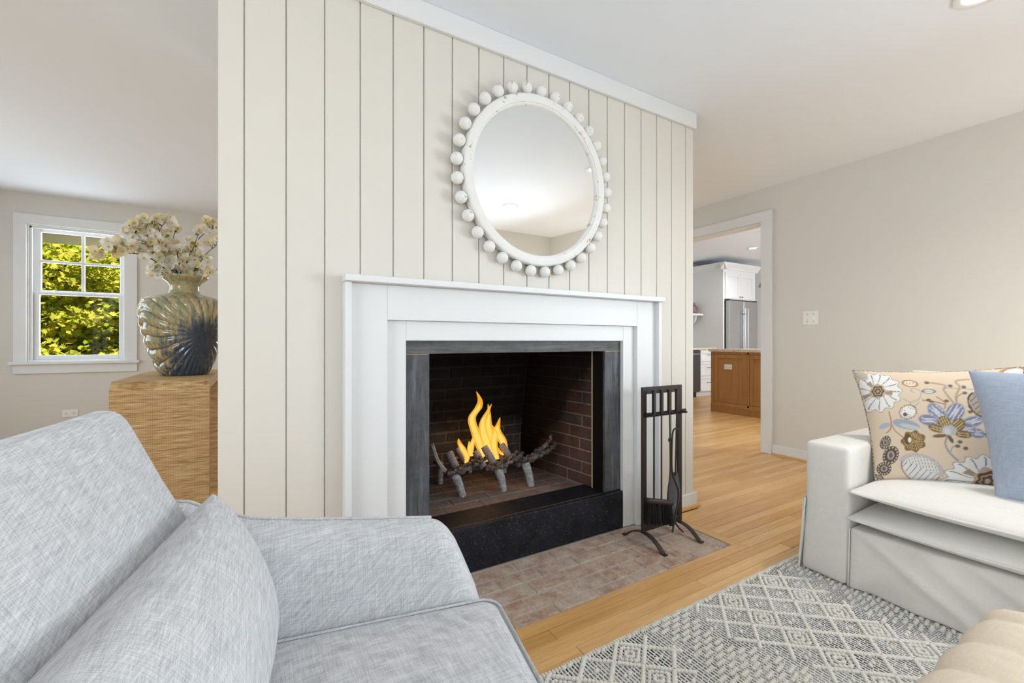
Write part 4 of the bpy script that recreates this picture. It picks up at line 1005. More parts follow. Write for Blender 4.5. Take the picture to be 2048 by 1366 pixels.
# ---- floral pillow, the print drawn in its surface colour
def floral(xs, ys):
    """colour of the print at (xs, ys) in print space (about 1580 x 1370 units)"""
    col = np.empty(xs.shape + (3,)); col[:] = srgb(224, 205, 181)
    def put(mask, c, a=1.0):
        m3 = (np.clip(mask, 0, 1) * a)[..., None]; col[:] = col * (1 - m3) + np.array(srgb(*c)) * m3
    soft = lambda d, w=4.0: np.clip(.5 - d / w, 0, 1)
    def ell(cx, cy, rx, ry, rot=0):
        a = math.radians(rot); dx, dy = xs - cx, ys - cy; p = dx * math.cos(a) + dy * math.sin(a); q = -dx * math.sin(a) + dy * math.cos(a)
        return (np.sqrt((p / rx) ** 2 + (q / ry) ** 2) - 1) * min(rx, ry), p, q
    def line(pts, w, c, a=1.0):
        best = np.full(xs.shape, 1e9)
        P = [np.array(p, float) for p in pts]
        if len(P) > 2: P = [np.array(q[:2]) for q in cr([(p[0], p[1], 0) for p in P], 8 * (len(P) - 1))]
        for p, q in zip(P[:-1], P[1:]):
            d = q - p; L2 = max(1e-6, d @ d); tt = np.clip(((xs - p[0]) * d[0] + (ys - p[1]) * d[1]) / L2, 0, 1)
            best = np.minimum(best, np.hypot(xs - p[0] - tt * d[0], ys - p[1] - tt * d[1]))
        put(soft(best - w), c, a)
    def bigflower(cx, cy, rx, ry, np_, rc, ph=0.0):
        dx, dy = (xs - cx) / rx, (ys - cy) / ry; r = np.hypot(dx, dy); a = np.arctan2(dy, dx) + ph
        edge = .93 + .07 * np.cos(a * np_)
        put(soft((r - edge - .045) * rx, 6), (176, 170, 166)); put(soft((r - edge) * rx, 6), (238, 236, 232))
        st = np.abs(np.sin(a * np_ * .5 + .5 * np.sin(r * 6))); put(((st < .20) & (r < edge * .93) & (r > .34)).astype(float), (120, 116, 120), .85)
        br = np.sin(a * 2.5 + 1.0); put(((br > .90) & (r < .62)).astype(float), (168, 146, 120), .95)
        r2 = np.hypot(xs - cx, ys - cy)
        put(soft(r2 - rc * 1.35 * (1 + .08 * np.cos(a * 8)), 5), (196, 176, 156)); put(soft(r2 - rc * (1 + .12 * np.cos(a * 6)), 5), (104, 82, 66))
        put(soft(np.abs(r2 - rc * .62 * (1 + .15 * np.cos(a * 6))) - 4, 4), (206, 186, 164)); put(soft(r2 - rc * .26, 4), (188, 166, 142))
    TAN, BRN, GRY = (176, 152, 122), (134, 108, 78), (160, 158, 160)
    line([(925, 490), (880, 420), (850, 350), (870, 310), (800, 288), (705, 275)], 9, (188, 164, 138)); line([(935, 480), (940, 400), (985, 320), (960, 270), (1000, 250), (1080, 240)], 9, (188, 164, 138))
    line([(930, 450), (960, 400), (1015, 375)], 5, TAN); line([(845, 330), (1000, 335), (1110, 340)], 3, GRY); line([(830, 520), (840, 470), (780, 415)], 6, TAN); line([(830, 480), (760, 460), (660, 445)], 4, BRN)
    line([(830, 760), (812, 820), (845, 890), (905, 950)], 8, (170, 160, 150)); line([(850, 880), (870, 840), (925, 835)], 4, GRY)
    line([(1020, 620), (1060, 580), (1150, 600)], 5, TAN); line([(1060, 580), (1110, 540), (1040, 500)], 4, TAN)
    line([(380, 545), (395, 620), (390, 690), (360, 720)], 6, TAN); line([(395, 640), (430, 710), (500, 770)], 5, TAN); line([(500, 430), (560, 460), (640, 430), (650, 360), (600, 335), (570, 355), (600, 375)], 4, (178, 176, 178)); line([(560, 460), (575, 500), (620, 480), (625, 460)], 4, (178, 176, 178))
    for (x, y) in ((1015, 375), (855, 452), (910, 310), (1030, 545), (925, 800), (905, 835), (965, 852), (1040, 500), (1140, 590), (710, 445), (735, 462), (1018, 318), (720, 280)):
        put(soft(ell(x, y, 20, 14)[0]), BRN if (x + y) % 2 else (120, 112, 106))
    bigflower(292, 355, 205, 185, 13, 50)
    d, p, q = ell(575, 287, 72, 36, 8); put(soft(d), (176, 140, 96)); put(soft(d + 10), (236, 222, 204)); put(((np.abs(np.sin(p * .12)) < .3) & (d < -10)).astype(float), (190, 160, 124))
    d, p, q = ell(722, 363, 60, 22); put(soft(d), (110, 112, 118)); put(soft(d + 6), (238, 236, 232)); put(((np.abs(q) < 2.5) & (d < -6)).astype(float), (110, 112, 118))
    d, p, q = ell(535, 548, 70, 58, -20); put(soft(np.abs(d) - 5) * (np.sin(np.arctan2(q, p) * 26) > -.2), (70, 66, 68)); put(soft(d + 9), (236, 234, 230)); put(soft(ell(510, 570, 18, 16)[0]), (110, 92, 80)); put(((np.sin(p * .25) * np.sin(q * .25) > .7) & (d < -14)).astype(float), (110, 108, 110))
    d, p, q = ell(515, 655, 112, 40, 14); put(soft(d), (164, 172, 184)); put(soft(ell(545, 675, 85, 18, 14)[0], 8), (206, 208, 210), .8)
    d, p, q = ell(345, 660, 46, 22, -20); put(soft(d), (176, 184, 192))
    d, p, q = ell(570, 795, 92, 84); a = np.arctan2(q, p); put(soft(d + 8 * np.cos(a * 7)), (140, 112, 70)); put(((np.sin(a * 22) > .45) & (d < -14)).astype(float), (206, 184, 142), .8); put(soft(ell(528, 778, 30, 44)[0]), (110, 88, 62)); put(soft(ell(540, 785, 13, 22)[0]), (236, 230, 218))
    for (x, y, rx, ry, ro) in ((765, 552, 84, 56, 52), (912, 548, 84, 62, -48), (698, 622, 78, 44, 12), (1042, 628, 76, 40, -14), (1052, 722, 66, 38, 14), (985, 690, 70, 44, 10)):
        d, p, q = ell(x, y, rx, ry, ro); put(soft(d - 7), (190, 186, 190)); put(soft(d), (138, 142, 166)); put(((np.abs(np.sin(q * .11 + p * .012)) > .93) & (d < -6)).astype(float), (232, 232, 236), .9); put(soft(ell(x, y, rx * .55, ry * .25, ro)[0], 14), (226, 226, 232), .7)
    for (x, y, rx, ry, ro) in ((818, 642, 58, 50, 70), (925, 658, 62, 48, -40), (752, 692, 66, 32, 16), (955, 738, 62, 30, 8)):
        d, p, q = ell(x, y, rx, ry, ro); put(soft(d), (136, 112, 74)); put(((np.abs(np.sin(q * .16)) > .8) & (d < -6)).astype(float), (216, 196, 154), .85)
    put(soft(ell(850, 708, 58, 44)[0]), (192, 192, 194)); put(soft(ell(835, 715, 26, 26)[0], 10), (214, 212, 208))
    put(soft(ell(775, 752, 58, 15, -4)[0]), BRN); put(soft(ell(856, 778, 36, 15, 60)[0]), (120, 96, 74))
    d, p, q = ell(632, 1015, 158, 96, 22); sp_ = (q < 0); put(soft(np.abs(d) - 16) * sp_ * (np.sin(np.arctan2(q, p) * 60) > -.1), (170, 172, 190)); put(soft(d + 10), (224, 222, 220)); put(((np.abs(np.sin(p * .075 + q * .02)) < .22) & (d < -10) & (q > -10)).astype(float), (112, 112, 124)); put(((np.abs(np.sin(p * .11 - q * .1)) < .35) & (d < -10) & (q < -10)).astype(float), (150, 136, 104), .8); put(soft(np.abs(d) - 3) * (q > 0), (120, 120, 130))
    bigflower(1125, 1105, 330, 205, 17, 78, .2)
    for (x, y, rx, ry) in ((352, 800, 40, 56), (396, 905, 60, 76), (350, 1010, 56, 52), (310, 1088, 50, 34)):
        d, p, q = ell(x, y, rx, ry, 20); put(soft(d), (104, 90, 76)); put(((np.sin(np.arctan2(q, p) * 14) > .3) & (np.abs(d + 11) < 5)).astype(float), (214, 204, 188)); put(soft(ell(x, y, rx * .45, ry * .45)[0]), (176, 170, 164)); put(soft(ell(x, y, rx * .25, ry * .3)[0]), (110, 104, 100))
    d, p, q = ell(1125, 478, 92, 112, -28); put(soft(np.abs(d) - 7), (92, 80, 74)); put(soft(d + 8), (176, 160, 148)); put(((np.abs(np.sin(q * .085 + p * .02)) < .18) & (d < -8)).astype(float), (96, 80, 72))
    d, p, q = ell(1205, 755, 84, 46, 28); put(soft(np.abs(d) - 6) * (np.sin(np.arctan2(q, p) * 24) > -.2), (80, 74, 72)); put(soft(d + 10), (214, 208, 200)); put(soft(ell(1178, 735, 20, 17)[0]), (96, 80, 70)); put(((np.sin(p * .4) * np.sin(q * .4) > .5) & (d < -12)).astype(float), (100, 94, 92))
    put(soft(ell(1100, 380, 20, 30, 40)[0]), (150, 148, 148))
    d, p, q = ell(1480, 160, 150, 70, -15); put(soft(d), (176, 146, 108)); put(soft(d + 22), (236, 230, 222)); d, p, q = ell(150, 190, 75, 40, 40); put(soft(d), (178, 172, 160), .7); d, p, q = ell(1480, 420, 120, 110); put(soft(d), (150, 150, 172)); d, p, q = ell(1440, 760, 110, 120); put(soft(d), (200, 190, 180))
    return col
FLOR = NT('floral_print_cotton'); at = FLOR.n('Attribute'); at.attribute_name = 'print'; nf = FLOR.noise(FLOR.coord(), 500, 2, .7)
FLOR.color(FLOR.mix(.3, at.outputs['Color'], FLOR.ramp(nf, [(.3, .75), (.7, 1.0)]), 'MULTIPLY')); FLOR.set(Roughness=.9, Specular_IOR_Level=.12); FLOR.bump(nf, .2, .001); FLOR = FLOR.m
n = 230
fTL, fTR, fBL, fBR = (2.42, .945, .892), (2.725, .47, .925), (2.295, .815, .437), (2.535, .425, .440)
o = obj('throw_pillow', pillow_mesh(fTL, fTR, fBL, fBR, .17, n, .07, pw=.45), FLOR, None, 179, fix=False)
nn = n + 1; zs = np.zeros((2, nn, nn, 4)); zs[..., 3] = 1
cu = -np.cos(np.pi * np.arange(nn) / n); U, W_ = np.meshgrid(cu, cu)
U2 = U * (1 - .07 * (1 - W_ ** 2) * np.abs(U)); W2 = W_ * (1 - .07 * (1 - U ** 2) * np.abs(W_)); A, Cc = (U2 + 1) / 2, (W2 + 1) / 2
bx = lambda i: (290, 1090)[i] * (1 - A) * (1 - Cc) + (1420, 1215)[i] * A * (1 - Cc) + (75, 140)[i] * (1 - A) * Cc + (1580, 85)[i] * A * Cc
zs[0, ..., :3] = floral(bx(0), bx(1)); zs[1, ..., :3] = zs[0, :, ::-1, :3]
ca = o.data.attributes.new('print', 'FLOAT_COLOR', 'POINT'); ca.data.foreach_set('color', zs.reshape(-1).astype(np.float32))
weld(o)
tag(o, 'tan throw pillow printed with large grey and blue flowers', 'pillow')
def edge_pts(TL, TR, BL, BR, pinch=.07, n=24):
    TL, TR, BL, BR = map(Vector, (TL, TR, BL, BR)); out = []
    for (f) in (lambda s: (s, -1), lambda s: (1, s), lambda s: (-s, 1), lambda s: (-1, -s)):
        for k in range(n):
            u, w = f(-1 + 2 * k / n); uu = u * (1 - pinch * (1 - w * w) * abs(u)); ww = w * (1 - pinch * (1 - u * u) * abs(w)); a, c = (uu + 1) / 2, (ww + 1) / 2
            out.append(BL.lerp(BR, a).lerp(TL.lerp(TR, a), c))
    out.append(out[0]); return out
CORD = NT('twisted_cord'); cv = CORD.noise(CORD.coord(), 240, 1); CORD.color(CORD.ramp(cv, [(.42, srgb(96, 78, 60)), (.55, srgb(206, 190, 164))])); CORD.set(Roughness=.9); CORD = CORD.m
obj('cord_piping', MB().tube(edge_pts(fTL, fTR, fBL, fBR), .0042, 6), CORD, o, 179)
bTL, bTR, bBL, bBR = (2.395, .556, .918), (2.53, .09, .93), (2.33, .470, .448), (2.44, -.01, .45)
o = obj('throw_pillow', pillow_mesh(bTL, bTR, bBL, bBR, .16, 60, .05, pw=.42), BLUEF, None, 179, fix=False); weld(o)
tag(o, 'plain pale blue wool throw pillow leaning in front of the floral one', 'pillow')
obj('edge_seam', MB().tube([p + Vector((-.012, .0, 0)) for p in edge_pts(Vector(bTL).lerp(Vector(bBR), .035), Vector(bTR).lerp(Vector(bBL), .035), Vector(bBL).lerp(Vector(bTR), .035), Vector(bBR).lerp(Vector(bTL), .035), .05)], .0022, 5), BLUEF, o, 179)

# ================================================================== OTTOMAN
ot = thing('ottoman', 'beige channel-tufted ottoman in the near right corner', 'ottoman', (.98, -.06, 0))
def of(x, y, z):
    X = .97 + x; s = abs(math.sin(math.pi * (X - 1.112) / .14)) ** .55
    dz = (.008 * s - .006) * (1 if z > 0 else 0); k = .007 * s - .004
    return (X, -.062 + y + (k if y > .2 else (-k if y < -.2 else 0)), .274 + z + dz)
obj('cushion', MB().rbox((1.07, .76, .33), .075, (118, 12, 5), of), OTTO, ot, 179)
for (x, y) in ((.55, .2), (1.4, .2), (.55, -.35), (1.4, -.35)):
    obj('leg', MB().tube([(x, y, .13), (x, y, .0165)], [.022, .016], 10), LEGW, ot, 60)

# ================================================================== RUG
RX0, RX1, RY0, RY1 = .50, 3.02, -1.30, 1.098
PIT = .0118
RUGM = NT('rug_cords'); g_ = RUGM.n('NewGeometry').outputs['Position']; sp = RUGM.n('SeparateXYZ'); RUGM.l(g_, sp.inputs[0])
ph = RUGM.math('FRACT', RUGM.math('DIVIDE', sp.outputs[0], PIT)); col_id = RUGM.math('FLOOR', RUGM.math('DIVIDE', sp.outputs[0], PIT))
wn_ = RUGM.n('TexWhiteNoise'); wn_.noise_dimensions = '1D'; RUGM.l(col_id, wn_.inputs['W'])
yy = RUGM.math('ADD', RUGM.math('DIVIDE', sp.outputs[1], .020), RUGM.math('MULTIPLY', wn_.outputs['Value'], 7.0))
dash = RUGM.ramp(RUGM.math('FRACT', yy), [(.0, 0), (.06, 1), (.86, 1), (.92, 0)])
darkn = RUGM.ramp(RUGM.noise(g_, 5, 2), [(.35, .7), (.65, 1.0)])
inside = RUGM.ramp(ph, [(.45, 0), (.55, 1), (.92, 1), (1.0, 0)])
fac = RUGM.math('MULTIPLY', RUGM.math('MULTIPLY', dash, inside), RUGM.math('MULTIPLY', darkn, RUGM.ramp(wn_.outputs['Value'], [(0, .75), (.5, 1.0)])))
RUGM.color(RUGM.mix(fac, srgb(240, 239, 235), srgb(30, 31, 33))); RUGM.set(Roughness=.95, Specular_IOR_Level=.08)
RUGM.bump(RUGM.noise(g_, 420, 2), .3, .002); RUGM = RUGM.m
IVORY = NT('ivory_wool'); IVORY.color(IVORY.mix(IVORY.noise(IVORY.coord(), 300, 2), srgb(222, 219, 209), srgb(244, 242, 235))); IVORY.set(Roughness=.95, Specular_IOR_Level=.08, Sheen_Weight=.2); IVORY.bump(IVORY.noise(IVORY.coord(), 700, 2), .4, .002); IVORY = IVORY.m
rug = thing('area_rug', 'ivory and charcoal woven rug with raised wool diamonds', 'rug', ((RX0 + RX1) / 2, (RY0 + RY1) / 2, 0))
xs = []; x = RX0
i = 0
while x <= RX1 + 1e-6:
    xs.append(x); x += PIT / 6
vv = []; yl = np.linspace(RY0, RY1, 5)
for x in xs:
    h = .0055 + .003 * abs(math.sin(math.pi * 2 * x / PIT / 1.0))
    wob = .0015 * math.sin(x * 60) + .001 * math.sin(x * 170)
    for j, y in enumerate(yl): vv.append((x, y + (wob if j == 4 else 0), h))
nx = len(xs); base0 = len(vv)
fc = [(i * 5 + j, (i + 1) * 5 + j, (i + 1) * 5 + j + 1, i * 5 + j + 1) for i in range(nx - 1) for j in range(4)]
for (i0, i1) in ((0, 0), (nx - 1, nx - 1)): pass
bot = [(x_, y_, .0005) for (x_, y_) in ((RX0, RY0), (RX1, RY0), (RX1, RY1), (RX0, RY1))]
vb = [(v[0], v[1], .0006) for v in vv if True]
rim = [i * 5 for i in range(nx)] + [(nx - 1) * 5 + j for j in range(1, 5)] + [i * 5 + 4 for i in range(nx - 2, -1, -1)] + [j for j in range(3, 0, -1)]
vv2 = [(vv[k][0], vv[k][1], .0006) for k in rim]; n0 = len(vv)
fc += [(rim[k], rim[(k + 1) % len(rim)], n0 + (k + 1) % len(rim), n0 + k) for k in range(len(rim))]
obj('woven_base', MB().add(vv + vv2, fc), RUGM, rug, 60)
def tri(y, P): return abs(((y / P) % 1.0) - .5) * 2     # 0..1
def zone(x, y):
    """0 lattice, 1 dashes, 2 plain stripes"""
    xx = (x - 1.30 + .42) % .84 - .42
    w = .10 + .16 * tri(y - .93 + .27, .54) if abs(xx) < .42 else 0
    w = .05 + .12 * (1 - tri(y - .95, .50))
    a = abs(xx)
    if a < w: return 1
    if a < w + .035: return 2
    return 0
sv, sf = [], []
b = MB(); b.lathe([(.30, -.7), (.8, -.35), (1.0, 0), (.8, .6), (.4, .92)], 7)
bv = np.array(b.v); bf = b.f
RBV, RBF = [], []; cnt = 0
rg = random.Random(5)
def blob(x, y, ang, L, W, H):
    global cnt
    if not (RX0 + .012 < x < RX1 - .012 and RY0 + .012 < y < RY1 - .010): return
    c_, s_ = math.cos(ang), math.sin(ang); j = rg.uniform(.88, 1.12)
    px = bv[:, 0] * L * j; py = bv[:, 1] * W * j; pz = bv[:, 2] * H + .009
    RBV.append(np.stack([x + px * c_ - py * s_, y + px * s_ + py * c_, pz], 1)); RBF.append([tuple(i + cnt for i in f) for f in bf]); cnt += len(bv)
ax, ay = .14, .12; ox, oy = 1.89, .905
stp = .0118
for fam in (1, -1):
    ang = math.atan2(-fam * ay, ax); dx, dy = math.cos(ang), math.sin(ang)
    for n_ in range(-40, 41):
        # (x-ox)/ax + fam*(y-oy)/ay = n+.5 ; start point where y = RY0
        y = RY1 if fam > 0 else RY0
        x0 = ox + ax * (n_ + .5 - fam * (y - oy) / ay)
        for k in range(0, 330):
            x = x0 + dx * k * stp; yq = y + dy * k * stp
            if x > RX1 or yq < RY0 or yq > RY1: break
            if x < RX0: continue
            if zone(x, yq) == 0: blob(x, yq, ang + .35 * fam, .0092, .0082, .0078)
for i in range(-20, 21):
    for j in range(-30, 31):
        # lattice cell centres
        a, c_ = i, j
        x = ox + ax * (a + c_) / 2; y = oy + ay * (a - c_) / 2
        if zone(x, y) != 0: continue
        cc_ = (a + c_) % 4
        if cc_ == 0:
            for sc in (.30, .13):
                for fam in (1, -1):
                    for sg in (1, -1):
                        m_ = max(2, int(sc * .184 / .0115))
                        for k in range(m_):
                            s = (k + .5) / m_
                            blob(x + sg * ax * sc * (1 - s), y + fam * sg * ay * sc * s, math.atan2(-fam * ay, ax) * 1, .0085, .0065, .007)
        elif cc_ in (1, 3):
            for dx_ in (-.011, .011): blob(x + dx_, y, 0.5, .010, .0068, .007)
        else:
            blob(x, y, .5, .010, .007, .007)
px_, py_ = .055, .0215
for i in range(int((RX1 - RX0) / px_) + 1):
    for j in range(int((RY1 - RY0) / py_) + 1):
        x = RX0 + i * px_ + (.0275 if j % 2 else 0); y = RY0 + j * py_
        if zone(x, y) == 1:
            for k in range(4): blob(x + (k - 1.5) * .0108, y + (k - 1.5) * .0015, .25, .0062, .0076, .0075)
RBV = np.concatenate(RBV); fl_ = [f for q in RBF for f in q]
me = bpy.data.meshes.new('wool_braids'); me.from_pydata(RBV.tolist(), [], fl_); me.polygons.foreach_set('use_smooth', [True] * len(me.polygons)); me.materials.append(IVORY)
o = obj('wool_braids', None, None, rug, me=me); o['kind'] = 'stuff'
# edge loops of the far border
b = MB()
k = 0; x = RX0
while x < RX1:
    k += 1; b.rbox((.0105, .018, .010), .0045, (2, 2, 2), lambda a, c_, d: (x + a, RY1 - .004 + c_ + .0015 * math.sin(x * 60), .0058 + d)); x += PIT
obj('edge_loops', b, IVORY, rug, 179, fix=False)['kind'] = 'stuff'
# ================================================================== WALL PLATES, DOWNLIGHTS
def plate(name, label, cat, c, U, N, w, h, kind, group=None):
    """c centre on the wall, U horizontal axis, N outward normal"""
    c, U, N = Vector(c), Vector(U), Vector(N); Z = Vector((0, 0, 1))
    M = Matrix(((U.x, N.x, Z.x, c.x), (U.y, N.y, Z.y, c.y), (U.z, N.z, Z.z, c.z), (0, 0, 0, 1)))
    t = thing(name, label, cat, c, group)
    obj('plate', MB().cbox(-w / 2, .0004, -h / 2, w / 2, .006, h / 2, .002, M), PLASTIC, t)
    if kind == 'switch':
        for s in (-.024, .024):
            tg = obj('toggle', MB().cbox(s - .0055, .006, -.012, s + .0055, .010, .012, .001, M).cbox(s - .004, .009, -.002, s + .004, .021, .008, .001, M), PLASTIC, t)
            obj('screw', MB().box(s - .003, .006, .028, s + .003, .0068, .034, M).box(s - .003, .006, -.034, s + .003, .0068, -.028, M), SLOT, tg)
    else:
        for s in (-.0285, .0285):
            r = obj('receptacle', MB().cbox(s - .017, .006, -.014, s + .017, .0085, .014, .002, M), PLASTIC, t)
            obj('slot', MB().box(s - .006, .0085, .003, s + .003, .0089, .0055, M).box(s - .006, .0085, -.0055, s + .002, .0089, -.003, M).box(s + .007, .0085, -.002, s + .011, .0089, .002, M), SLOT, r)
    return t
plate('light_switch', 'white double toggle switch plate on the beige wall', 'light switch', (XRW, 1.893, 1.231), (0, 1, 0), (-1, 0, 0), .117, .117, 'switch')
plate('wall_outlet', 'white horizontal outlet plate under the window', 'outlet', (-1.58, YWIN, .32), (1, 0, 0), (0, -1, 0), .117, .072, 'outlet')
def downlight(label, x, y, z, power, group):
    t = thing('downlight', label, 'ceiling light', (x, y, z), group)
    T = Matrix.Translation((x, y, z)) @ Matrix.Rotation(math.pi, 4, 'X')
    obj('trim_ring', MB().lathe([(.062, .0005), (.093, .0005), (.090, .006), (.070, .008), (.062, .003), (.062, .0005)], 32, T, cap=False), WHITE, t, 40)
    obj('lens', MB().lathe([(.0615, .0005), (.0615, .002)], 24, T), BULB, t)
    d = light('downlight_lamp', 'AREA', (x, y, z - .012), power, (1, .95, .88), (0, 0, 0), .12); d.parent = t; d.location = (0, 0, -.012); d.data.spread = R(140)
downlight('recessed ceiling light at the top right of the view', 2.545, .545, CEIL, 7, 'recessed lights in the sitting room ceiling')
downlight('recessed ceiling light reflected in the round mirror', 2.56, -.95, CEIL, 7, 'recessed lights in the sitting room ceiling')
downlight('recessed kitchen ceiling light near the tall cabinet', 7.29, 4.28, KCEIL, 9, 'recessed lights in the kitchen ceiling')
downlight('recessed kitchen ceiling light above the island', 5.4, 2.6, KCEIL, 9, 'recessed lights in the kitchen ceiling')

# ================================================================== KITCHEN
GRAN = NT('speckled_granite'); gv = GRAN.coord(); n1 = GRAN.noise(gv, 60, 4, .75); n2 = GRAN.noise(gv, 25, 3, .6)
GRAN.color(GRAN.mix(GRAN.ramp(n1, [(.55, 0), (.66, .9)]), GRAN.mix(n2, srgb(206, 190, 172), srgb(228, 218, 206)), srgb(120, 96, 84))); GRAN.set(Roughness=.25); GRAN = GRAN.m
def shaker(par, name, axis, a0, a1, z0, z1, face, mat, st=.06, dep=.018, rec=.012):
    """framed panel; axis 'x' -> faces -y at y=face, 'y' -> faces -x at x=face"""
    b = MB()
    def bx(p0, p1, q0, q1, d0, d1, bv=.002):
        if axis == 'x': b.cbox(p0, face - d0, q0, p1, face - d1, q1, bv)
        else: b.cbox(face - d0, p0, q0, face - d1, p1, q1, bv)
    bx(a0, a0 + st, z0, z1, dep, 0); bx(a1 - st, a1, z0, z1, dep, 0); bx(a0 + st, a1 - st, z1 - st, z1, dep, 0); bx(a0 + st, a1 - st, z0, z0 + st, dep, 0)
    o = obj(name, b, mat, par)
    b2 = MB()
    b = b2; bx(a0 + st, a1 - st, z0 + st, z1 - st, dep - rec, 0, .0005)
    obj('panel', b2, mat, o)
    return o
def pull(par, p0, p1, m=METAL, r=.005, off=(0, -.028, 0)):
    p0, p1, off = Vector(p0), Vector(p1), Vector(off); d = (p1 - p0) * .12
    obj('handle', MB().tube([p0 + off, p1 + off], r, 8).tube([p0 + d, p0 + d + off], r * .8, 6).tube([p1 - d, p1 - d + off], r * .8, 6), m, par, 60)
KF = 5.0
t = thing('tall_cabinet', 'tall white cabinet with panelled doors enclosing the refrigerator', 'cabinet', (8.05, 5.4, 0))
obj('side_panel', MB().cbox(7.545, KF, .001, 7.585, 5.79, 2.40, .002), CABW, t); obj('side_panel', MB().cbox(8.545, KF, .001, 8.585, 5.79, 2.40, .002), CABW, t)
obj('body', MB().box(7.586, KF + .001, 1.83, 8.544, 5.79, 2.40), CABW, t)
cm = [(KF, 2.385), (KF - .015, 2.40), (KF - .02, 2.42), (KF - .075, 2.485), (KF - .08, 2.51), (KF + .02, 2.51), (KF + .02, 2.385)]
obj('crown', MB().prism(cm, 0, 7.465, 8.66).prism([(x - KF + 7.545, z) for x, z in cm], 1, KF - .079, 5.79), CABW, t)
for (a, c, hs) in ((7.60, 8.062, 1), (8.068, 8.53, -1)):
    d = shaker(t, 'door', 'x', a, c, 1.845, 2.33, KF, CABW, .07)
    xk = c - .035 if hs > 0 else a + .035
    obj('knob', MB().lathe([(.006, 0), (.006, .015), (.014, .018), (.014, .026), (.0001, .029)], 12, Matrix.Translation((xk, KF - .018, 1.885)) @ Matrix.Rotation(R(90), 4, 'X')), BRASS, d, 40)
t = thing('refrigerator', 'stainless steel french-door refrigerator in the white cabinet', 'refrigerator', (8.07, 5.35, 0))
obj('body', MB().cbox(7.60, 4.985, .02, 8.53, 5.75, 1.80, .004), STEELD, t)
obj('toe_grille', MB().box(7.62, 4.99, .001, 8.51, 5.7, .0195), SLOT, t)
for (a, c, hx_) in ((7.602, 8.062, 8.022), (8.068, 8.528, 8.108)):
    d = obj('door', MB().cbox(a, 4.915, .62, c, 4.982, 1.80, .008), STEEL, t); pull(d, (hx_, 4.915, .78), (hx_, 4.915, 1.66), STEEL, .013, (0, -.055, 0))
d = obj('drawer', MB().cbox(7.602, 4.915, .08, 8.528, 4.982, .61, .008), STEEL, t); pull(d, (7.75, 4.915, .52), (8.38, 4.915, .52), STEEL, .013, (0, -.055, 0))
obj('hinge_cover', MB().cbox(7.605, 4.93, 1.801, 7.67, 4.99, 1.825, .003).cbox(8.46, 4.93, 1.801, 8.525, 4.99, 1.825, .003), SLOT, t)
BF = 5.15
t = thing('drawer_cabinet', 'white base cabinet with three drawers beside the refrigerator', 'cabinet', (7.3, 5.45, 0))
obj('body', MB().box(7.062, BF + .0005, .10, 7.543, 5.79, .874), CABW, t); obj('toe_kick', MB().box(7.062, BF + .07, .001, 7.543, 5.79, .0995), CABW, t)
for (z0, z1) in ((.11, .385), (.393, .655), (.663, .862)):
    d = shaker(t, 'drawer', 'x', 7.072, 7.535, z0, z1, BF, CABW, .045); pull(d, (7.24, BF - .018, (z0 + z1) / 2 + .02), (7.37, BF - .018, (z0 + z1) / 2 + .02))
t = thing('dishwasher', 'stainless dishwasher beside the white drawers', 'dishwasher', (6.75, 5.45, 0))
obj('body', MB().box(6.455, BF + .0005, .10, 7.058, 5.78, .872), STEELD, t); d = obj('door', MB().cbox(6.457, BF - .022, .115, 7.056, BF, .868, .004), STEELD, t); pull(d, (6.52, BF - .022, .80), (6.99, BF - .022, .80), STEEL, .011, (0, -.045, 0))
obj('toe_kick', MB().box(6.46, BF + .06, .001, 7.05, 5.7, .0995), SLOT, t)
t = thing('base_cabinet', 'white base cabinet at the left end of the kitchen counter', 'cabinet', (5.9, 5.45, 0))
obj('body', MB().box(5.3, BF + .0005, .10, 6.452, 5.79, .874), CABW, t); obj('toe_kick', MB().box(5.3, BF + .07, .001, 6.452, 5.79, .0995), CABW, t)
for (a, c) in ((5.31, 5.873), (5.88, 6.445)):
    d = shaker(t, 'door', 'x', a, c, .11, .862, BF, CABW, .06); pull(d, (c - .04, BF - .018, .62), (c - .04, BF - .018, .76))
tag(obj('kitchen_counter', MB().cbox(5.29, BF - .03, .8755, 7.543, 5.79, .915, .003), GRAN), 'speckled beige granite counter along the far kitchen wall', 'counter')
t = thing('wall_shelf', 'white floating shelf on curved brackets above the counter', 'shelf', (7.0, 5.6, 1.53))
obj('board', MB().cbox(6.2, 5.42, 1.535, 7.543, 5.799, 1.572, .002), CABW, t)
br = [(5.799, 1.534), (5.47, 1.534), (5.47, 1.515)] + [(5.47 + .30 * (1 - math.cos(a)) * .85, 1.515 - .19 * math.sin(a)) for a in np.linspace(.2, 1.5, 8)] + [(5.799, 1.31)]
for x in (6.5, 7.40): obj('bracket', MB().prism(br, 0, x - .018, x + .018), CABW, t)
MAUVE = NT('mauve_ceramic'); vn = MAUVE.n('TexVoronoi'); vn.inputs['Scale'].default_value = 42; MAUVE.l(MAUVE.coord(), vn.inputs['Vector'])
MAUVE.color(MAUVE.mix(MAUVE.ramp(vn.outputs['Distance'], [(.16, 1), (.24, 0)]), srgb(126, 92, 92), srgb(222, 206, 200))); MAUVE.set(Roughness=.2); MAUVE = MAUVE.m
jar = obj('jar', MB().lathe([(.0001, 0), (.07, 0), (.092, .03), (.096, .07), (.088, .12), (.062, .17), (.045, .19), (.046, .215), (.05, .22), (.04, .22), (.038, .19), (.0001, .18)], 28, Matrix.Translation((7.415, 5.56, 1.5722))), MAUVE, None, 50)
tag(jar, 'small mauve speckled jar on the kitchen shelf', 'jar')
IX, IY1 = 5.85, 4.06
t = thing('kitchen_island', 'oak kitchen island with recessed panels', 'kitchen island', (6.35, 3.0, 0))
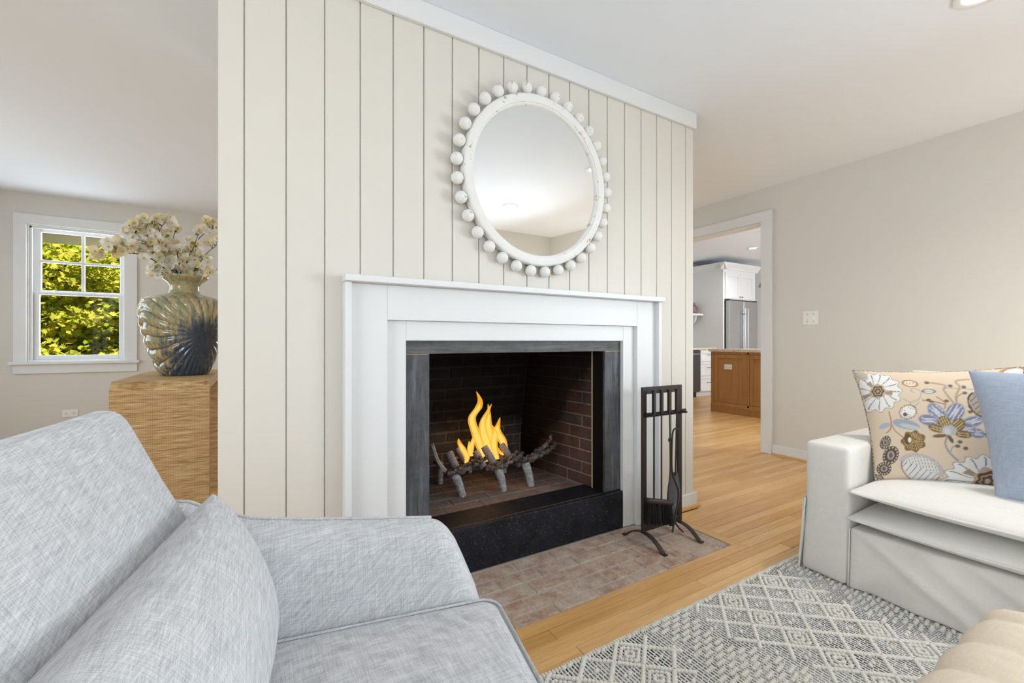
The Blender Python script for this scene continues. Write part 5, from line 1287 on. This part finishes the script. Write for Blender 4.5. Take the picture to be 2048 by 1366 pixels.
obj('body', MB().box(IX + .0005, 1.95, .10, 6.85, IY1, .880), ISLAND, t)
obj('plinth', MB().cbox(IX - .02, 1.93, .001, 6.87, IY1 + .004, .105, .003).cbox(IX - .026, 1.925, .09, 6.876, IY1 + .006, .112, .003), ISLAND, t)
obj('corner_post', MB().cbox(IX - .018, IY1 - .045, .113, IX, IY1 + .002, .880, .002), ISLAND, t)
y1 = IY1 - .05
for k in range(4):
    y0 = y1 - .50; p_ = shaker(t, 'panel_frame', 'y', y0, y1, .150, .845, IX, ISLAND, .055, .018, .013); y1 = y0 - .035
    obj('stile', MB().cbox(IX - .020, y1 + .004, .113, IX, y0 - .004, .880, .001), ISLAND, t)
obj('top_rail', MB().cbox(IX - .020, 1.95, .850, IX, IY1 - .05, .880, .001).cbox(IX - .020, 1.95, .113, IX, IY1 - .05, .145, .001), ISLAND, t)
tag(obj('island_countertop', MB().cbox(IX - .04, 1.9, .8805, 6.9, IY1 + .03, .920, .004), GRAN), 'speckled granite top on the oak island', 'counter')
plate('island_outlet', 'white outlet plate on the oak island panel', 'outlet', (IX - .010, 3.79, .665), (0, 1, 0), (-1, 0, 0), .117, .072, 'outlet')
COPPER = plain('copper', srgb(190, 140, 110), .25, 1.0)
t = thing('pendant_lamp', 'small copper cone pendant over the island', 'pendant lamp', (6.30, 3.51, 1.82))
obj('shade', MB().lathe([(.10, 0), (.085, .04), (.05, .11), (.022, .16), (.02, .19), (.018, .16), (.046, .11), (.08, .04), (.096, .001)], 28, Matrix.Translation((6.30, 3.51, 1.81)), cap=False), COPPER, t, 50)
obj('cord', MB().tube([(6.30, 3.51, 1.99), (6.30, 3.51, KCEIL - .02)], .003, 6), METAL, t); obj('canopy', MB().lathe([(.05, 0), (.05, .018)], 20, Matrix.Translation((6.30, 3.51, KCEIL - .019))), COPPER, t)
obj('bulb', MB().lathe([(.0001, -.02), (.02, -.012), (.028, .01), (.02, .035), (.012, .05)], 14, Matrix.Translation((6.30, 3.51, 1.845))), BULB, t, 60)

# ================================================================== OUTDOORS
GROUND = NT('lawn_ground'); GROUND.color(GROUND.mix(GROUND.noise(GROUND.coord(), 3, 4), srgb(58, 74, 30), srgb(110, 120, 52))); GROUND.set(Roughness=1.0); GROUND = GROUND.m
struct(obj('ground', MB().box(-40, YWIN + .16, -.7, 40, 60, -.45), GROUND))
SIDING = paint('cream_soffit_paint', srgb(244, 234, 196), .7)
struct(obj('sun_blocker_back', MB().box(XL - 1, -3.75, 2.46, XRW + 2, YB - .151, 2.50), SIDING))  # unseen slab added to keep the sun out of the back windows
ev = struct(obj('trim_eave', MB().box(XL - 1, 6.09, 2.42, XRW + 1, 6.75, 2.46).box(XL - 1, 6.66, 2.115, XRW + 1, 6.70, 2.42).cbox(XL - 1, 6.701, 2.19, XRW + 1, 6.75, 2.42, .004), SIDING), 'cream painted eave board outside the window')
def leafmat(name, a, b_, c_):
    m = NT(name); rn = m.n('NewGeometry').outputs['Random Per Island']
    col = m.ramp(rn, [(0, a), (.45, b_), (.8, c_), (1.0, srgb(226, 206, 90))])
    d = m.n('BsdfDiffuse'); tl = m.n('BsdfTranslucent'); mx = m.n('MixShader'); mx.inputs[0].default_value = .4
    m.l(col, d.inputs[0]); m.l(col, tl.inputs[0]); m.l(d.outputs[0], mx.inputs[1]); m.l(tl.outputs[0], mx.inputs[2]); m.l(mx.outputs[0], m.out.inputs['Surface'])
    return m.m
LM1 = leafmat('maple_leaf_yellow', srgb(150, 168, 52), srgb(196, 200, 72), srgb(216, 208, 88))
LM2 = leafmat('maple_leaf_green', srgb(84, 120, 44), srgb(124, 150, 56), srgb(176, 186, 74))
LM3 = leafmat('forest_leaf_dark', srgb(34, 58, 28), srgb(52, 82, 36), srgb(84, 110, 44))
def leaves(cx, cy, cz, rx, ry, rz, n, size, seed, flat=.55, clump=None):
    rg = np.random.default_rng(seed)
    base = []
    for k in range(9):
        a = math.pi * (k / 8.0) - math.pi / 2; r = (1.0, .55, .9, .5, 1.1, .5, .9, .55, 1.0)[k]
        base.append((math.sin(a) * r * .5, math.cos(a) * r * .62 + .05))
    base = [(0, -.28)] + base[::1]
    B = np.array([(x, y, 0) for x, y in base]); m_ = len(B); V = []; F = []
    for i in range(n):
        if clump is not None:
            c_ = clump[rg.integers(len(clump))]; p = np.array(c_) + rg.normal(0, 1, 3) * np.array((.22, .22, .12))
        else:
            d = rg.normal(0, 1, 3); d /= np.linalg.norm(d); p = np.array((cx, cy, cz)) + d * np.array((rx, ry, rz)) * rg.uniform(.15, 1) ** .5
        s = size * rg.uniform(.6, 1.25)
        nrm = Vector((rg.normal(0, .5), rg.normal(-.55, .5), rg.normal(.75, .4))).normalized()
        M = nrm.to_track_quat('Z', 'Y').to_matrix() @ Matrix.Rotation(rg.uniform(0, 6.28), 3, 'Z')
        q = (np.array(M) @ (B * s).T).T + p
        V.append(q); F.append(tuple(range(i * m_, i * m_ + m_)))
    return np.concatenate(V), F
def tree(name, label, x, y, top, spread, mat, n, size, seed, zlo):
    rg = random.Random(seed); t = thing(name, label, 'tree', (x, y, -.45), 'trees outside the window')
    trunk = [(x, y, -.45), (x + .05, y, .6), (x - .05, y + .05, 1.8), (x, y, top * .85)]
    obj('trunk', MB().tube(cr(trunk, 18), [.10 - .003 * k for k in range(19)], 10), BARKT, t, 179)
    cl = []
    for k in range(26):
        a = rg.uniform(0, 6.28); z = rg.uniform(zlo, top); r = spread * rg.uniform(.35, 1.0)
        p0 = Vector((x, y, max(.1, z - .5))); p1 = Vector((x + math.cos(a) * r, y + math.sin(a) * r, z))
        obj('branch', MB().tube([p0, (p0 + p1) / 2 + Vector((0, 0, .12)), p1], [.024, .016, .006], 6), BARKT, t, 179)
        for q in range(5):
            cl.append(tuple(p0.lerp(p1, .35 + .16 * q) + Vector((rg.uniform(-.25, .25), rg.uniform(-.25, .25), rg.uniform(-.1, .15)))))
    V, F = leaves(0, 0, 0, 0, 0, 0, n, size, seed, clump=cl)
    me = bpy.data.meshes.new('foliage'); me.from_pydata(V.tolist(), [], F); me.materials.append(mat)
    obj('foliage', None, None, t, me=me)['kind'] = 'stuff'
BARKT = plain('grey_tree_bark', srgb(92, 78, 64), .9)
tree('maple_tree', 'yellow-green maple close outside, left half of the window', -3.0, 9.9, 3.4, 1.5, LM1, 8500, .110, 31, .0)
tree('maple_tree', 'yellow-green maple close outside, right half of the window', -1.7, 10.6, 3.4, 1.6, LM1, 8500, .110, 32, -.1)
tree('maple_tree', 'greener maple standing behind the yellow maples', -2.6, 12.6, 4.6, 2.2, LM2, 6000, .16, 33, .3)
tree('forest_tree', 'dark tree far left behind the maples', -6.0, 14.5, 6.0, 3.0, LM3, 5000, .26, 34, -.2)
tree('forest_tree', 'dark tree in the middle behind the maples', -3.2, 15.5, 6.5, 3.0, LM3, 6500, .26, 35, -.2)
tree('forest_tree', 'dark tree right behind the maples', -.2, 15.0, 6.5, 3.0, LM3, 5000, .26, 36, -.2)
